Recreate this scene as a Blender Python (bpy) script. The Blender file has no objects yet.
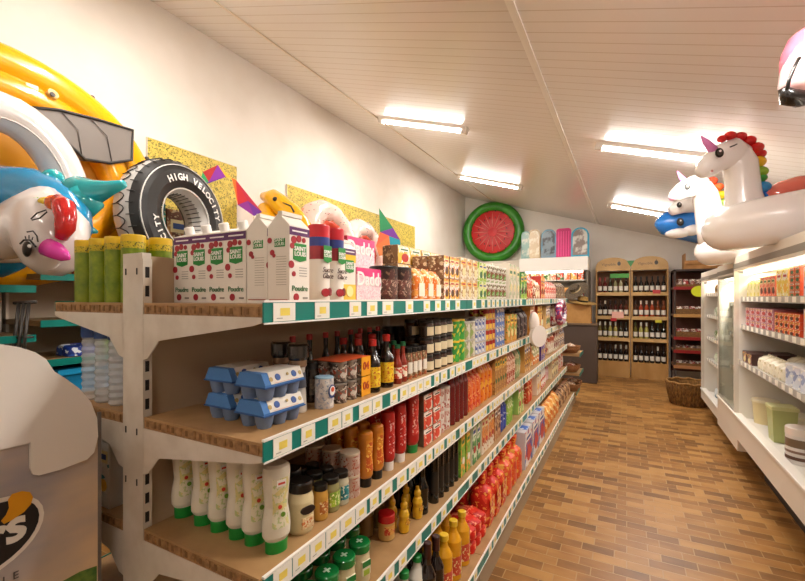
import bpy, bmesh, math, random
from mathutils import Vector, Matrix
random.seed(7)
COL = bpy.context.scene.collection
PI = math.pi
# ---------------------------------------------------------------- camera geometry (used only to measure where things stand)
F = 420.0; TH = math.radians(28.1); S_, C_ = math.sin(TH), math.cos(TH); CZ = 1.5; HY = 298.0
def U(px): return (px-402.5)/F
def yx(px, x):            # y of the point of the vertical plane x=const seen at px
    u = U(px); return -x*(C_+u*S_)/(S_-u*C_)
def xy(px, y):            # x of the point of the vertical plane y=const seen at px
    u = U(px); return y*(u*C_-S_)/(C_+u*S_)
def dep(x, y): return -x*S_+y*C_
def zz(py, x, y): return CZ+(HY-py)/F*dep(x, y)
def fl(px, py, z):        # point of the horizontal plane z seen at px,py
    D = (CZ-z)*F/(py-HY); R = U(px)*D
    return (R*C_-D*S_, R*S_+D*C_)
def onx(px, py, x):
    y = yx(px, x); return Vector((x, y, zz(py, x, y)))
def at(px, py, D):
    R = U(px)*D; return Vector((R*C_-D*S_, R*S_+D*C_, CZ+(HY-py)/F*D))
# ---------------------------------------------------------------- materials
MATS = {}
def hexc(c):
    if isinstance(c, str):
        c = c.lstrip('#'); v = [int(c[i:i+2], 16)/255 for i in (0, 2, 4)]
        return tuple((x/12.92 if x <= .04045 else ((x+.055)/1.055)**2.4) for x in v)+(1,)
    return tuple(c)+(1,) if len(c) == 3 else tuple(c)
def mat(col, rough=.5, metal=0, spec=.5, coat=0, emit=0, trans=0, sss=0):
    k = (str(col), rough, metal, spec, coat, emit, trans)
    if k in MATS: return MATS[k]
    m = bpy.data.materials.new('surface'); m.use_nodes = True
    b = m.node_tree.nodes['Principled BSDF']
    b.inputs['Base Color'].default_value = hexc(col)
    b.inputs['Roughness'].default_value = rough
    b.inputs['Metallic'].default_value = metal
    b.inputs['Specular IOR Level'].default_value = spec
    b.inputs['Coat Weight'].default_value = coat
    if trans:
        b.inputs['Transmission Weight'].default_value = trans; b.inputs['IOR'].default_value = 1.2
    if emit:
        b.inputs['Emission Color'].default_value = hexc(col); b.inputs['Emission Strength'].default_value = emit
    MATS[k] = m; return m
def nn(nt, t, **kw):
    n = nt.nodes.new(t)
    for k, v in kw.items(): setattr(n, k, v)
    return n
def printed(c1, c2, c3, scale=30, seed=0, rough=.4, t=.5, stretch=(1, 1, 1)):
    """pack print: base colour with patches and small marks of two other colours"""
    k = ('pr', str(c1), str(c2), str(c3), scale, seed, t, stretch)
    if k in MATS: return MATS[k]
    m = bpy.data.materials.new('printed'); m.use_nodes = True; nt = m.node_tree; L = nt.links
    b = nt.nodes['Principled BSDF']; b.inputs['Roughness'].default_value = rough
    tc = nn(nt, 'ShaderNodeTexCoord'); mp = nn(nt, 'ShaderNodeMapping')
    mp.inputs['Location'].default_value = (seed*1.37, seed*.71, seed*2.1); mp.inputs['Scale'].default_value = stretch
    L.new(tc.outputs['Object'], mp.inputs['Vector'])
    v = nn(nt, 'ShaderNodeTexVoronoi'); v.inputs['Scale'].default_value = scale; L.new(mp.outputs[0], v.inputs['Vector'])
    sp = nn(nt, 'ShaderNodeSeparateColor'); L.new(v.outputs['Color'], sp.inputs[0])
    g = nn(nt, 'ShaderNodeMath', operation='GREATER_THAN'); g.inputs[1].default_value = t; L.new(sp.outputs[0], g.inputs[0])
    mx = nn(nt, 'ShaderNodeMix', data_type='RGBA'); mx.inputs[6].default_value = hexc(c1); mx.inputs[7].default_value = hexc(c2)
    L.new(g.outputs[0], mx.inputs[0])
    n = nn(nt, 'ShaderNodeTexNoise'); n.inputs['Scale'].default_value = scale*2.2; L.new(mp.outputs[0], n.inputs['Vector'])
    g2 = nn(nt, 'ShaderNodeMath', operation='GREATER_THAN'); g2.inputs[1].default_value = .58; L.new(n.outputs[0], g2.inputs[0])
    mx2 = nn(nt, 'ShaderNodeMix', data_type='RGBA'); mx2.inputs[7].default_value = hexc(c3)
    L.new(g2.outputs[0], mx2.inputs[0]); L.new(mx.outputs[2], mx2.inputs[6]); L.new(mx2.outputs[2], b.inputs['Base Color'])
    MATS[k] = m; return m
def noisy(c1, c2, scale=8, rough=.5, stretch=(1, 1, 1), bump=0, lo=.35, hi=.65, spec=.5, detail=4):
    k = ('no', str(c1), str(c2), scale, rough, stretch, bump, lo)
    if k in MATS: return MATS[k]
    m = bpy.data.materials.new('mottled'); m.use_nodes = True; nt = m.node_tree; L = nt.links
    b = nt.nodes['Principled BSDF']; b.inputs['Roughness'].default_value = rough; b.inputs['Specular IOR Level'].default_value = spec
    tc = nn(nt, 'ShaderNodeTexCoord'); mp = nn(nt, 'ShaderNodeMapping'); mp.inputs['Scale'].default_value = stretch
    L.new(tc.outputs['Object'], mp.inputs['Vector'])
    n = nn(nt, 'ShaderNodeTexNoise'); n.inputs['Scale'].default_value = scale; n.inputs['Detail'].default_value = detail
    L.new(mp.outputs[0], n.inputs['Vector'])
    r = nn(nt, 'ShaderNodeValToRGB'); r.color_ramp.elements[0].position = lo; r.color_ramp.elements[1].position = hi
    r.color_ramp.elements[0].color = hexc(c1); r.color_ramp.elements[1].color = hexc(c2)
    L.new(n.outputs[0], r.inputs[0]); L.new(r.outputs[0], b.inputs['Base Color'])
    if bump:
        bp = nn(nt, 'ShaderNodeBump'); bp.inputs['Strength'].default_value = bump; bp.inputs['Distance'].default_value = .01
        L.new(n.outputs[0], bp.inputs['Height']); L.new(bp.outputs[0], b.inputs['Normal'])
    MATS[k] = m; return m
def vinyl(c): return mat(c, .22, coat=.5)
def glass():
    k = 'glasspane'
    if k in MATS: return MATS[k]
    m = bpy.data.materials.new('glass_pane'); m.use_nodes = True; nt = m.node_tree; L = nt.links
    nt.nodes.remove(nt.nodes['Principled BSDF']); out = nt.nodes['Material Output']
    t = nn(nt, 'ShaderNodeBsdfTransparent'); t.inputs[0].default_value = (.93, .96, .94, 1)
    g = nn(nt, 'ShaderNodeBsdfGlossy'); g.inputs['Roughness'].default_value = .03
    fr = nn(nt, 'ShaderNodeFresnel'); fr.inputs[0].default_value = 1.18
    mm_ = nn(nt, 'ShaderNodeMath', operation='MULTIPLY'); mm_.inputs[1].default_value = .35; L.new(fr.outputs[0], mm_.inputs[0]); x = nn(nt, 'ShaderNodeMixShader'); L.new(mm_.outputs[0], x.inputs[0]); L.new(t.outputs[0], x.inputs[1]); L.new(g.outputs[0], x.inputs[2])
    L.new(x.outputs[0], out.inputs[0]); MATS[k] = m; return m
def plastic():
    if 'clearplastic' in MATS: return MATS['clearplastic']
    m = bpy.data.materials.new('clear_plastic'); m.use_nodes = True; nt = m.node_tree; L = nt.links
    b = nt.nodes['Principled BSDF']; b.inputs['Base Color'].default_value = (.75, .77, .78, 1); b.inputs['Roughness'].default_value = .12; b.inputs['Alpha'].default_value = .42
    MATS['clearplastic'] = m; return m
# ---------------------------------------------------------------- mesh building
class MB:
    def __init__(s): s.v = []; s.f = []; s.mi = []; s.sm = []; s.mats = []
    def m(s, mt):
        if mt not in s.mats: s.mats.append(mt)
        return s.mats.index(mt)
    def add(s, vs, fs, mt, smooth=False, M=None):
        o = len(s.v); k = s.m(mt)
        for p in vs:
            p = Vector(p); s.v.append(M @ p if M else p)
        for i, f in enumerate(fs):
            s.f.append([o+j for j in f]); s.mi.append(k); s.sm.append(smooth)
        return s
    def box(s, x0, x1, y0, y1, z0, z1, mt, M=None, bev=0):
        if bev > 0:
            bm = bmesh.new(); bmesh.ops.create_cube(bm, size=1)
            for v in bm.verts: v.co = Vector(((x0+x1)/2+v.co.x*(x1-x0), (y0+y1)/2+v.co.y*(y1-y0), (z0+z1)/2+v.co.z*(z1-z0)))
            bmesh.ops.bevel(bm, geom=bm.edges[:], offset=bev, segments=2, affect='EDGES', profile=.5)
            bm.verts.index_update()
            s.add([v.co.copy() for v in bm.verts], [[v.index for v in f.verts] for f in bm.faces], mt, False, M); bm.free(); return s
        vs = [(x, y, z) for z in (z0, z1) for x, y in ((x0, y0), (x1, y0), (x1, y1), (x0, y1))]
        return s.add(vs, [(3, 2, 1, 0), (4, 5, 6, 7), (0, 1, 5, 4), (1, 2, 6, 5), (2, 3, 7, 6), (3, 0, 4, 7)], mt, False, M)
    def lathe(s, prof, mt, seg=20, M=None, mats=None, sx=1, sy=1, smooth=True, cap=True):
        vs = []; n = len(prof)
        for r, z in prof:
            for k in range(seg):
                a = 2*PI*k/seg; vs.append((r*math.cos(a)*sx, r*math.sin(a)*sy, z))
        for i in range(n-1):
            fs = [(k, (k+1) % seg, seg+(k+1) % seg, seg+k) for k in range(seg)]
            s.add(vs[i*seg:(i+2)*seg], fs, mats[i] if mats else mt, smooth, M)
        if cap:
            s.add(vs[:seg], [list(range(seg))[::-1]], mats[0] if mats else mt, False, M)
            s.add(vs[-seg:], [list(range(seg))], mats[-1] if mats else mt, False, M)
        return s
    def prism(s, pts, h0, h1, mt, M=None, axis='z'):
        n = len(pts)
        def mk(a, b, h): return {'z': (a, b, h), 'y': (a, h, b), 'x': (h, a, b)}[axis]
        vs = [mk(a, b, h0) for a, b in pts]+[mk(a, b, h1) for a, b in pts]
        fs = [list(range(n))[::-1], list(range(n, 2*n))]+[(i, (i+1) % n, n+(i+1) % n, n+i) for i in range(n)]
        return s.add(vs, fs, mt, False, M)
    def disc(s, c, r, mt, normal, seg=16, ry=None, thick=.0015, up=(0, 0, 1)):
        nrm = Vector(normal).normalized(); u = Vector(up).cross(nrm)
        if u.length < 1e-4: u = Vector((1, 0, 0))
        u.normalize(); w = nrm.cross(u); c = Vector(c); ry = ry or r
        a = [c+u*r*math.cos(2*PI*k/seg)+w*ry*math.sin(2*PI*k/seg) for k in range(seg)]
        vs = a+[p+nrm*thick for p in a]
        return s.add(vs, [list(range(seg))[::-1], list(range(seg, 2*seg))]+[(i, (i+1) % seg, seg+(i+1) % seg, seg+i) for i in range(seg)], mt)
    def sweep(s, path, rad, mt, seg=14, closed=False, sq=1.0, M=None, matf=None, up=None, caps=True):
        P = [Vector(p) for p in path]; n = len(P)
        if not hasattr(rad, '__len__'): rad = [rad]*n
        T = []
        for i in range(n):
            a = P[(i-1) % n] if (closed or i > 0) else P[i]; b = P[(i+1) % n] if (closed or i < n-1) else P[i]
            T.append((b-a).normalized())
        nrm = Vector(up) if up else (Vector((0, 0, 1)) if abs(T[0].z) < .9 else Vector((1, 0, 0)))
        rings = []
        for i in range(n):
            if up: nrm = Vector(up)
            nrm = (nrm-T[i]*nrm.dot(T[i])); nrm = nrm.normalized() if nrm.length > 1e-5 else Vector((1, 0, 0)); bn = T[i].cross(nrm)
            rings.append([P[i]+(nrm*math.cos(2*PI*k/seg)+bn*sq*math.sin(2*PI*k/seg))*rad[i] for k in range(seg)])
        o = []
        for r in rings: o += r
        cnt = n if closed else n-1
        base = len(s.v); km = s.m(mt)
        for p in o: s.v.append(M @ p if M else p)
        for i in range(cnt):
            j = (i+1) % n
            for k in range(seg):
                mm = s.m(matf(i/n, k/seg)) if matf else km
                s.f.append([base+i*seg+k, base+i*seg+(k+1) % seg, base+j*seg+(k+1) % seg, base+j*seg+k]); s.mi.append(mm); s.sm.append(True)
        if not closed and caps:
            s.f.append([base+k for k in range(seg)][::-1]); s.mi.append(km); s.sm.append(True)
            s.f.append([base+(n-1)*seg+k for k in range(seg)]); s.mi.append(km); s.sm.append(True)
        return s
    def ball(s, c, r, mt, seg=16, rings=10, M=None):
        if not hasattr(r, '__len__'): r = (r, r, r)
        c = Vector(c); prof = [(max(1e-4, math.sin(PI*i/rings)), -math.cos(PI*i/rings)) for i in range(rings+1)]
        MM = Matrix.Translation(c) @ Matrix.Diagonal((r[0], r[1], r[2], 1))
        return s.lathe(prof, mt, seg, (M @ MM) if M else MM, cap=False)
    def mesh(s, name):
        me = bpy.data.meshes.new(name); me.from_pydata([tuple(v) for v in s.v], [], s.f)
        for m in s.mats: me.materials.append(m)
        me.polygons.foreach_set('material_index', s.mi); me.polygons.foreach_set('use_smooth', s.sm)
        me.update(); return me
    def build(s, name, parent=None, loc=None):
        o = bpy.data.objects.new(name, s.mesh(name)); COL.objects.link(o)
        if parent: o.parent = parent
        if loc: o.location = loc
        return o
def tag(o, label, cat, group=None, kind=None):
    if label: o['label'] = label
    if cat: o['category'] = cat
    if group: o['group'] = group
    if kind: o['kind'] = kind
    return o
def empty(name, loc, rz=0):
    o = bpy.data.objects.new(name, None); COL.objects.link(o); o.location = loc; o.rotation_euler = (0, 0, rz); o.empty_display_size = .05
    return o
def struct(mb, name):
    o = mb.build(name); o['kind'] = 'structure'; return o
TXT = {}
def text_mesh(txt, size, mt, ex=.0006, shear=0, bold=0):
    k = (txt, size, mt.name, shear, bold)
    if k in TXT: return TXT[k]
    cu = bpy.data.curves.new('lettering', 'FONT'); cu.body = txt; cu.size = size; cu.extrude = ex; cu.align_x = 'CENTER'; cu.align_y = 'CENTER'
    cu.shear = shear; cu.offset = bold; cu.resolution_u = 3; cu.space_line = .85
    o = bpy.data.objects.new('tmp', cu); COL.objects.link(o); bpy.context.view_layer.update()
    me = bpy.data.meshes.new_from_object(o.evaluated_get(bpy.context.evaluated_depsgraph_get()))
    bpy.data.objects.remove(o); me.name = 'lettering'; me.materials.clear(); me.materials.append(mt); TXT[k] = me; return me
class Proto:
    """a kind of goods: body mesh plus named part meshes (name, mesh, offset matrix, label)"""
    def __init__(s, name, body, parts=()): s.name = name; s.body = body; s.parts = list(parts)
    def place(s, loc, rz=0, label=None, cat=None, group=None, tilt=None, scale=1):
        o = bpy.data.objects.new(s.name, s.body); COL.objects.link(o); o.location = loc
        o.rotation_euler = tilt if tilt else (0, 0, rz)
        if scale != 1: o.scale = (scale,)*3
        for p in s.parts:
            c = bpy.data.objects.new(p[0], p[1]); COL.objects.link(c); c.parent = o
            if p[2] is not None: c.matrix_local = p[2]
            if len(p) > 3 and p[3]: c['label'] = p[3]
        return tag(o, label, cat, group)
def RX(a): return Matrix.Rotation(a, 4, 'X')
def RY(a): return Matrix.Rotation(a, 4, 'Y')
def RZ(a): return Matrix.Rotation(a, 4, 'Z')
def TR(*a): return Matrix.Translation(Vector(a))
FRONT = RZ(PI/2) @ RX(PI/2)         # text lying in XY turned to face +X
ENDF = RX(PI/2)                     # text facing -Y
ORD = ['first', 'second', 'third', 'fourth', 'fifth', 'sixth', 'seventh', 'eighth', 'ninth', 'tenth', 'eleventh', 'twelfth', 'thirteenth', 'fourteenth', 'fifteenth', 'sixteenth']
# ---------------------------------------------------------------- the room
WX0, WX1, WY0, WY1 = -3.32, 1.95, -2.6, 9.32
def cz(x): return 3.85-.305*(x+3.32)
wallm = noisy('#F0E9DF', '#EAE2D6', 2.5, .75)
def floor_mat():
    m = bpy.data.materials.new('floor_tiles'); m.use_nodes = True; nt = m.node_tree; L = nt.links; b = nt.nodes['Principled BSDF']
    tc = nn(nt, 'ShaderNodeTexCoord'); br = nn(nt, 'ShaderNodeTexBrick'); br.offset = .37; br.offset_frequency = 2; br.squash = 1
    for k, v in (('Scale', 1), ('Brick Width', .175), ('Row Height', .08), ('Mortar Size', .003), ('Mortar Smooth', .2), ('Bias', 0)): br.inputs[k].default_value = v
    br.inputs['Color1'].default_value = (0, 0, 0, 1); br.inputs['Color2'].default_value = (1, 1, 1, 1); br.inputs['Mortar'].default_value = (.5, .5, .5, 1)
    L.new(tc.outputs['Object'], br.inputs['Vector'])
    n = nn(nt, 'ShaderNodeTexNoise'); n.inputs['Scale'].default_value = 5; n.inputs['Detail'].default_value = 5
    mp = nn(nt, 'ShaderNodeMapping'); mp.inputs['Scale'].default_value = (1, 2.2, 1); L.new(tc.outputs['Object'], mp.inputs[0]); L.new(mp.outputs[0], n.inputs['Vector'])
    ad = nn(nt, 'ShaderNodeMath', operation='MULTIPLY_ADD'); ad.inputs[1].default_value = .62
    sp = nn(nt, 'ShaderNodeSeparateColor'); L.new(br.outputs['Color'], sp.inputs[0]); L.new(sp.outputs[0], ad.inputs[0])
    m2 = nn(nt, 'ShaderNodeMath', operation='MULTIPLY'); m2.inputs[1].default_value = .62; L.new(n.outputs[0], m2.inputs[0]); L.new(m2.outputs[0], ad.inputs[2])
    r = nn(nt, 'ShaderNodeValToRGB'); e = r.color_ramp.elements
    e[0].position = .22; e[0].color = hexc('#6E4A24'); e[1].position = .9; e[1].color = hexc('#B08246')
    a = r.color_ramp.elements.new(.45); a.color = hexc('#865A2A'); a = r.color_ramp.elements.new(.65); a.color = hexc('#9C6C34')
    L.new(ad.outputs[0], r.inputs[0])
    mx = nn(nt, 'ShaderNodeMix', data_type='RGBA'); mx.inputs[7].default_value = hexc('#A98556'); L.new(br.outputs['Fac'], mx.inputs[0]); L.new(r.outputs[0], mx.inputs[6]); L.new(mx.outputs[2], b.inputs['Base Color'])
    b.inputs['Roughness'].default_value = .38
    bp = nn(nt, 'ShaderNodeBump'); bp.inputs['Strength'].default_value = .4; bp.inputs['Distance'].default_value = .004; bp.invert = True
    L.new(br.outputs['Fac'], bp.inputs['Height']); L.new(bp.outputs[0], b.inputs['Normal']); return m
def ceil_mat():
    m = bpy.data.materials.new('ceiling_boards'); m.use_nodes = True; nt = m.node_tree; L = nt.links; b = nt.nodes['Principled BSDF']
    tc = nn(nt, 'ShaderNodeTexCoord'); sx = nn(nt, 'ShaderNodeSeparateXYZ'); L.new(tc.outputs['Object'], sx.inputs[0])
    mu = nn(nt, 'ShaderNodeMath', operation='MULTIPLY'); mu.inputs[1].default_value = 1/.1; L.new(sx.outputs['Y'], mu.inputs[0])
    fr = nn(nt, 'ShaderNodeMath', operation='FRACT'); L.new(mu.outputs[0], fr.inputs[0])
    gt = nn(nt, 'ShaderNodeMath', operation='LESS_THAN'); gt.inputs[1].default_value = .07; L.new(fr.outputs[0], gt.inputs[0])
    mx = nn(nt, 'ShaderNodeMix', data_type='RGBA'); mx.inputs[6].default_value = hexc('#EFE9E2'); mx.inputs[7].default_value = hexc('#D6CABB'); L.new(gt.outputs[0], mx.inputs[0])
    L.new(mx.outputs[2], b.inputs['Base Color']); b.inputs['Roughness'].default_value = .27; b.inputs['Specular IOR Level'].default_value = .5
    pp = nn(nt, 'ShaderNodeMath', operation='PINGPONG'); pp.inputs[1].default_value = .5; L.new(fr.outputs[0], pp.inputs[0])
    po = nn(nt, 'ShaderNodeMath', operation='POWER'); po.inputs[1].default_value = .45; L.new(pp.outputs[0], po.inputs[0])
    n = nn(nt, 'ShaderNodeTexNoise'); n.inputs['Scale'].default_value = 2.5; L.new(tc.outputs['Object'], n.inputs['Vector'])
    ad = nn(nt, 'ShaderNodeMath', operation='ADD'); L.new(po.outputs[0], ad.inputs[0]); L.new(n.outputs[0], ad.inputs[1])
    bp = nn(nt, 'ShaderNodeBump'); bp.inputs['Strength'].default_value = .12; bp.inputs['Distance'].default_value = .006
    L.new(ad.outputs[0], bp.inputs['Height']); L.new(bp.outputs[0], b.inputs['Normal']); return m
struct(MB().box(WX0-.15, WX1+.15, WY0-.15, WY1+.15, -.1, 0, floor_mat()), 'floor')
cm = ceil_mat(); cb = MB()
xa, xb = WX0-.15, WX1+.15
vs = [(x, y, cz(x)+dz) for dz in (0, .1) for x, y in ((xa, WY0-.15), (xb, WY0-.15), (xb, WY1+.15), (xa, WY1+.15))]
cb.add(vs, [(3, 2, 1, 0), (4, 5, 6, 7), (0, 1, 5, 4), (1, 2, 6, 5), (2, 3, 7, 6), (3, 0, 4, 7)], cm); struct(cb, 'ceiling')
struct(MB().box(WX0-.15, WX0, WY0, WY1, 0, cz(WX0), wallm), 'wall_left')
struct(MB().box(WX1, WX1+.15, WY0, WY1, 0, cz(WX1+.15)-.01, wallm), 'wall_right')
for nm, y0, y1 in (('wall_back', WY1, WY1+.15), ('wall_front', WY0-.15, WY0)):
    struct(MB().prism([(xa, 0), (xb, 0), (xb, cz(xb)-.002), (xa, cz(xa)-.002)], y0, y1, wallm, axis='y'), nm)
white = mat('#F2EEE6', .45)
for i, (x, w) in enumerate(((-2.6, .012), (-.52, .022), (1.56, .022))):     # joint strips of the ceiling boards
    q = MB(); vs = [(x+dx, y, cz(x+dx)+dz) for dz in (-.012, 0.001) for dx, y in ((-w, WY0), (w, WY0), (w, WY1), (-w, WY1))]
    q.add(vs, [(3, 2, 1, 0), (4, 5, 6, 7), (0, 1, 5, 4), (1, 2, 6, 5), (2, 3, 7, 6), (3, 0, 4, 7)], mat('#D8CBB8', .4) if i == 0 else white); struct(q, 'trim_%d' % (i+1))
# ---------------------------------------------------------------- fluorescent lamps
tube_m = mat((1, .95, .90), emit=30)
slope = math.atan(-.305)
LN = {(-2.0, 4.2): 'nearest fluorescent ceiling lamp beside the left wall', (-2.0, 6.8): 'farther fluorescent ceiling lamp on the left, above the watermelon float',
      (.3, 4.18): 'nearest fluorescent ceiling lamp on the right, above the unicorn floats', (.3, 6.9): 'farther fluorescent ceiling lamp on the right, before the wine stands',
      (-2.0, 1.55): 'fluorescent ceiling lamp by left wall, above the yellow boat', (.3, 1.55): 'fluorescent ceiling lamp right above the aisle start',
      (-2.0, -1.0): 'fluorescent ceiling lamp behind the viewer on the left', (.3, -1.0): 'fluorescent ceiling lamp behind the viewer on the right'}
for (x, y), lab in LN.items():
    r = empty('ceiling_lamp', (x, y, cz(x))); r.rotation_euler = (0, math.atan(.305), 0); tag(r, lab, 'lamp', 'fluorescent lamps under the ceiling')
    hs = MB(); hs.prism([(-.05, -.002), (.05, -.002), (.035, -.03), (-.035, -.03)], -.56, .56, mat('#F4F0E8', .35), axis='x'); hs.build('housing', r)
    for dy in (-.0,):
        t = MB(); t.lathe([(.014, -.5), (.014, .5)], tube_m, 12, TR(0, dy, -.05) @ RY(PI/2)); t.build('tube', r)
    e = MB(); e.box(-.56, -.5, -.03, .03, -.07, -.028, white); e.build('end_cap', r); e = MB(); e.box(.5, .56, -.03, .03, -.07, -.028, white); e.build('end_cap', r)
    li = bpy.data.lights.new('tube_light', 'AREA'); li.shape = 'RECTANGLE'; li.size = 1.0; li.size_y = .06; li.energy = {-1.0: 2, 1.55: 15, 4.2: 15, 4.18: 15}.get(y, 17); li.color = (1, .945, .88); li.spread = PI
    lo = bpy.data.objects.new('tube_light', li); COL.objects.link(lo); lo.parent = r; lo.location = (0, 0, -.075)
# ---------------------------------------------------------------- gondola
Y0, Y1, NB = .68, 6.1, 4
BX = -1.217; XF = -.72
SH = {1: 1.486, 2: 1.173, 3: .866, 4: .567, 5: .217}
SX = {1: XF, 2: XF, 3: XF, 4: XF, 5: -.63}
cream = mat('#C9BDAB', .5); cream2 = noisy('#D9D0C2', '#CCC1B1', 14, .5)
tan = noisy('#B08A5C', '#9C774B', 9, .5, (1, 1, 1)); teal = mat((.0, .20, .16), .35); tan_edge = noisy('#A98053', '#7E5B36', 60, .6)
G = empty('gondola_shelving', (BX, (Y0+Y1)/2, 0))
tag(G, 'long double-sided cream shelving unit with teal price rails along the tiled aisle', 'shelving')
off = (-BX, -(Y0+Y1)/2, 0)
def gp(mb, name): 
    o = mb.build(name, G, off); return o
bays = [Y0+(Y1-Y0)*i/NB for i in range(NB+1)]
for i, y in enumerate(bays):
    u = MB(); ya, yb = (y, y+.025) if i == 0 else ((y-.025, y) if i == NB else (y-.013, y+.013))
    xo0, xo1 = BX-.048, BX+.048
    u.box(xo0, xo1-.004, ya, yb, 0, 1.625, cream2)
    dk = mat('#1D1712', .7)
    if i == 0:
        z = .1
        while z < 1.6:                                             # slotted front of the upright
            u.box(xo1-.004, xo1, ya, yb, z+.03, z+.052, cream2); u.box(xo1-.004, xo1-.003, ya+.006, yb-.006, z, z+.03, dk)
            u.box(xo1-.004, xo1, ya, ya+.006, z, z+.03, cream2); u.box(xo1-.004, xo1, yb-.006, yb, z, z+.03, cream2); z += .052
        for z in (1.565, 1.12, .98, .66):
            for xx in (BX-.035, BX+.018): u.box(xx, xx+.004, ya-.0015, ya+.001, z, z+.018, dk)
    gp(u, 'upright')
for i in range(NB):
    p = MB(); p.box(BX-.012, BX+.012, bays[i]+(.025 if i == 0 else .013), bays[i+1]-(.025 if i == NB-1 else .013), .1, 1.62, mat('#B99F80', .55)); gp(p, 'back_panel')  # beige white like the uprights, browned to paint in the shade between shelves
tickm = [mat('#F1EEE2', .5), mat('#EED860', .5), mat('#A9A69A', .6)]
def ticket(w, h=.043):
    t = MB(); t.box(0, .0012, -w/2, w/2, -h/2, h/2, tickm[0]); t.box(.0012, .0016, -w*.2, w*.24, -h*.2, h*.22, tickm[1])
    t.box(.0012, .0016, -w*.36, -w*.1, -h*.36, -h*.31, tickm[2]); return t
tkm = {}
ntick = 0; stuff_t = MB()
order = []
for s in (2, 3, 4, 1, 5):
    y = Y0+.03
    rnd = random.Random(s*5)
    while y < Y1-.08:
        w = rnd.choice([.06, .06, .072, .052]); gap = rnd.choice([0, .0, .015, .03, .05]) if s in (2, 3) else rnd.choice([.03, .05, .07, .09])
        if s == 1 and y > 2.4: gap = rnd.choice([.03, .05])
        y += w/2; order.append((y, s, w)); y += w/2+.004+gap
order.sort()
rails = {}
def bracket_mesh(side, depth, z, y0, y1):
    b = MB(); xr = BX+side*.049; xe = BX+side*(depth+.048)
    pts = [(xr, z-.03), (xe, z-.03), (xe, z-.042), (xr+side*(depth*.93), z-.05), (xr+side*.07, z-.1), (xr+side*.02, z-.15), (xr, z-.155)]
    b.prism(pts if side < 0 else pts[::-1], y0, y1, cream2, axis='y'); return b
for s, z in SH.items():
    for side in (1, -1):
        depth = abs(SX[s]-BX)-.048 if side == 1 else (.395 if s < 5 else .49)
        for i in range(NB):
            ya, yb = bays[i]+.002, bays[i+1]-.002; xr = BX+side*.05; xe = BX+side*(depth+.048)
            a, c = min(xr, xe), max(xr, xe); t = MB(); t.box(a, c, ya, yb, z-.006, z, tan)
            t.box(a, c, ya, ya+.002, z-.03, z-.006, tan_edge); t.box(a, c, yb-.002, yb, z-.03, z-.006, tan_edge)
            t.box(min(xe, xe-side*.002), max(xe, xe-side*.002), ya+.002, yb-.002, z-.03, z-.006, cream)
            if i == 0:
                k = a+.012                                          # lugs punched along the end edge
                while k < c-.03: t.box(k, k+.008, ya-.0015, ya, z-.024, z-.01, mat('#7A5833', .7)); t.box(k+.014, k+.04, ya-.003, ya, z-.025, z-.006, tan_edge); k += .055
            gp(t, 'shelf')
            if s < 5:
                if i == 0: gp(bracket_mesh(side, depth, z, ya-.002, ya+.002), 'bracket')
                if i == NB-1: gp(bracket_mesh(side, depth, z, yb-.002, yb), 'bracket')
            else:
                k = MB(); k.box(min(xr, xe), max(xr, xe), ya, yb, .02, z-.031, mat('#A89478', .6)) if side < 0 else k.box(xr, xe-.02, ya, yb, .0, z-.031, mat('#A89478', .6)); gp(k, 'plinth')
            rr = MB(); 
            if side == 1:
                rr.box(xe, xe+.004, ya, yb, z-.042, z+.004, teal); rr.box(xe-.002, xe+.006, ya, yb, z+.004, z+.009, white); rr.box(xe+.004, xe+.006, ya, yb, z-.046, z-.042, white)
            else: rr.box(xe-.004, xe, ya, yb, z-.042, z+.004, teal)
            ro = gp(rr, 'price_rail')
            if side == 1: rails[(s, i)] = (ro, xe)
for z, xe in ((.217, -.60), (.48, -.56), (.74, -.56)):             # short shelves across the far end
    t = MB(); t.box(-1.15, xe, Y1+.002, Y1+.50, z-.03, z, tan); gp(t, 'end_shelf'); t = MB(); t.box(xe, xe+.004, Y1+.002, Y1+.50, z-.04, z+.004, teal); gp(t, 'price_rail')
t = MB(); t.box(-1.1, -.66, Y1+.01, Y1+.48, 0, .186, mat('#A89478', .6)); gp(t, 'plinth'); t = MB(); t.box(-1.16, -1.15, Y1+.002, Y1+.5, 0, .9, cream2); gp(t, 'end_upright')
restmb = MB()
for y, s, w in order:
    i = min(NB-1, int((y-Y0)/(Y1-Y0)*NB)); ro, xe = rails[(s, i)]
    if abs(y-bays[i+1]) < .036 or abs(y-bays[i]) < .03: continue
    if ntick < 100:
        if w not in tkm: tkm[w] = ticket(w).mesh('price_ticket')
        o = bpy.data.objects.new('price_ticket', tkm[w]); COL.objects.link(o); o.parent = ro; o.location = (xe+.0045, y, SH[s]-.019)
        o.rotation_euler = (0, 0, 0); ntick += 1
    else:
        tm = ticket(w); 
        for v in tm.v: v += Vector((xe+.0045, y, SH[s]-.019))
        for k, f in enumerate(tm.f): restmb.add([tm.v[j] for j in f], [list(range(len(f)))], tm.mats[tm.mi[k]])
o = gp(restmb, 'price_ticket'); o['kind'] = 'stuff'
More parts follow.
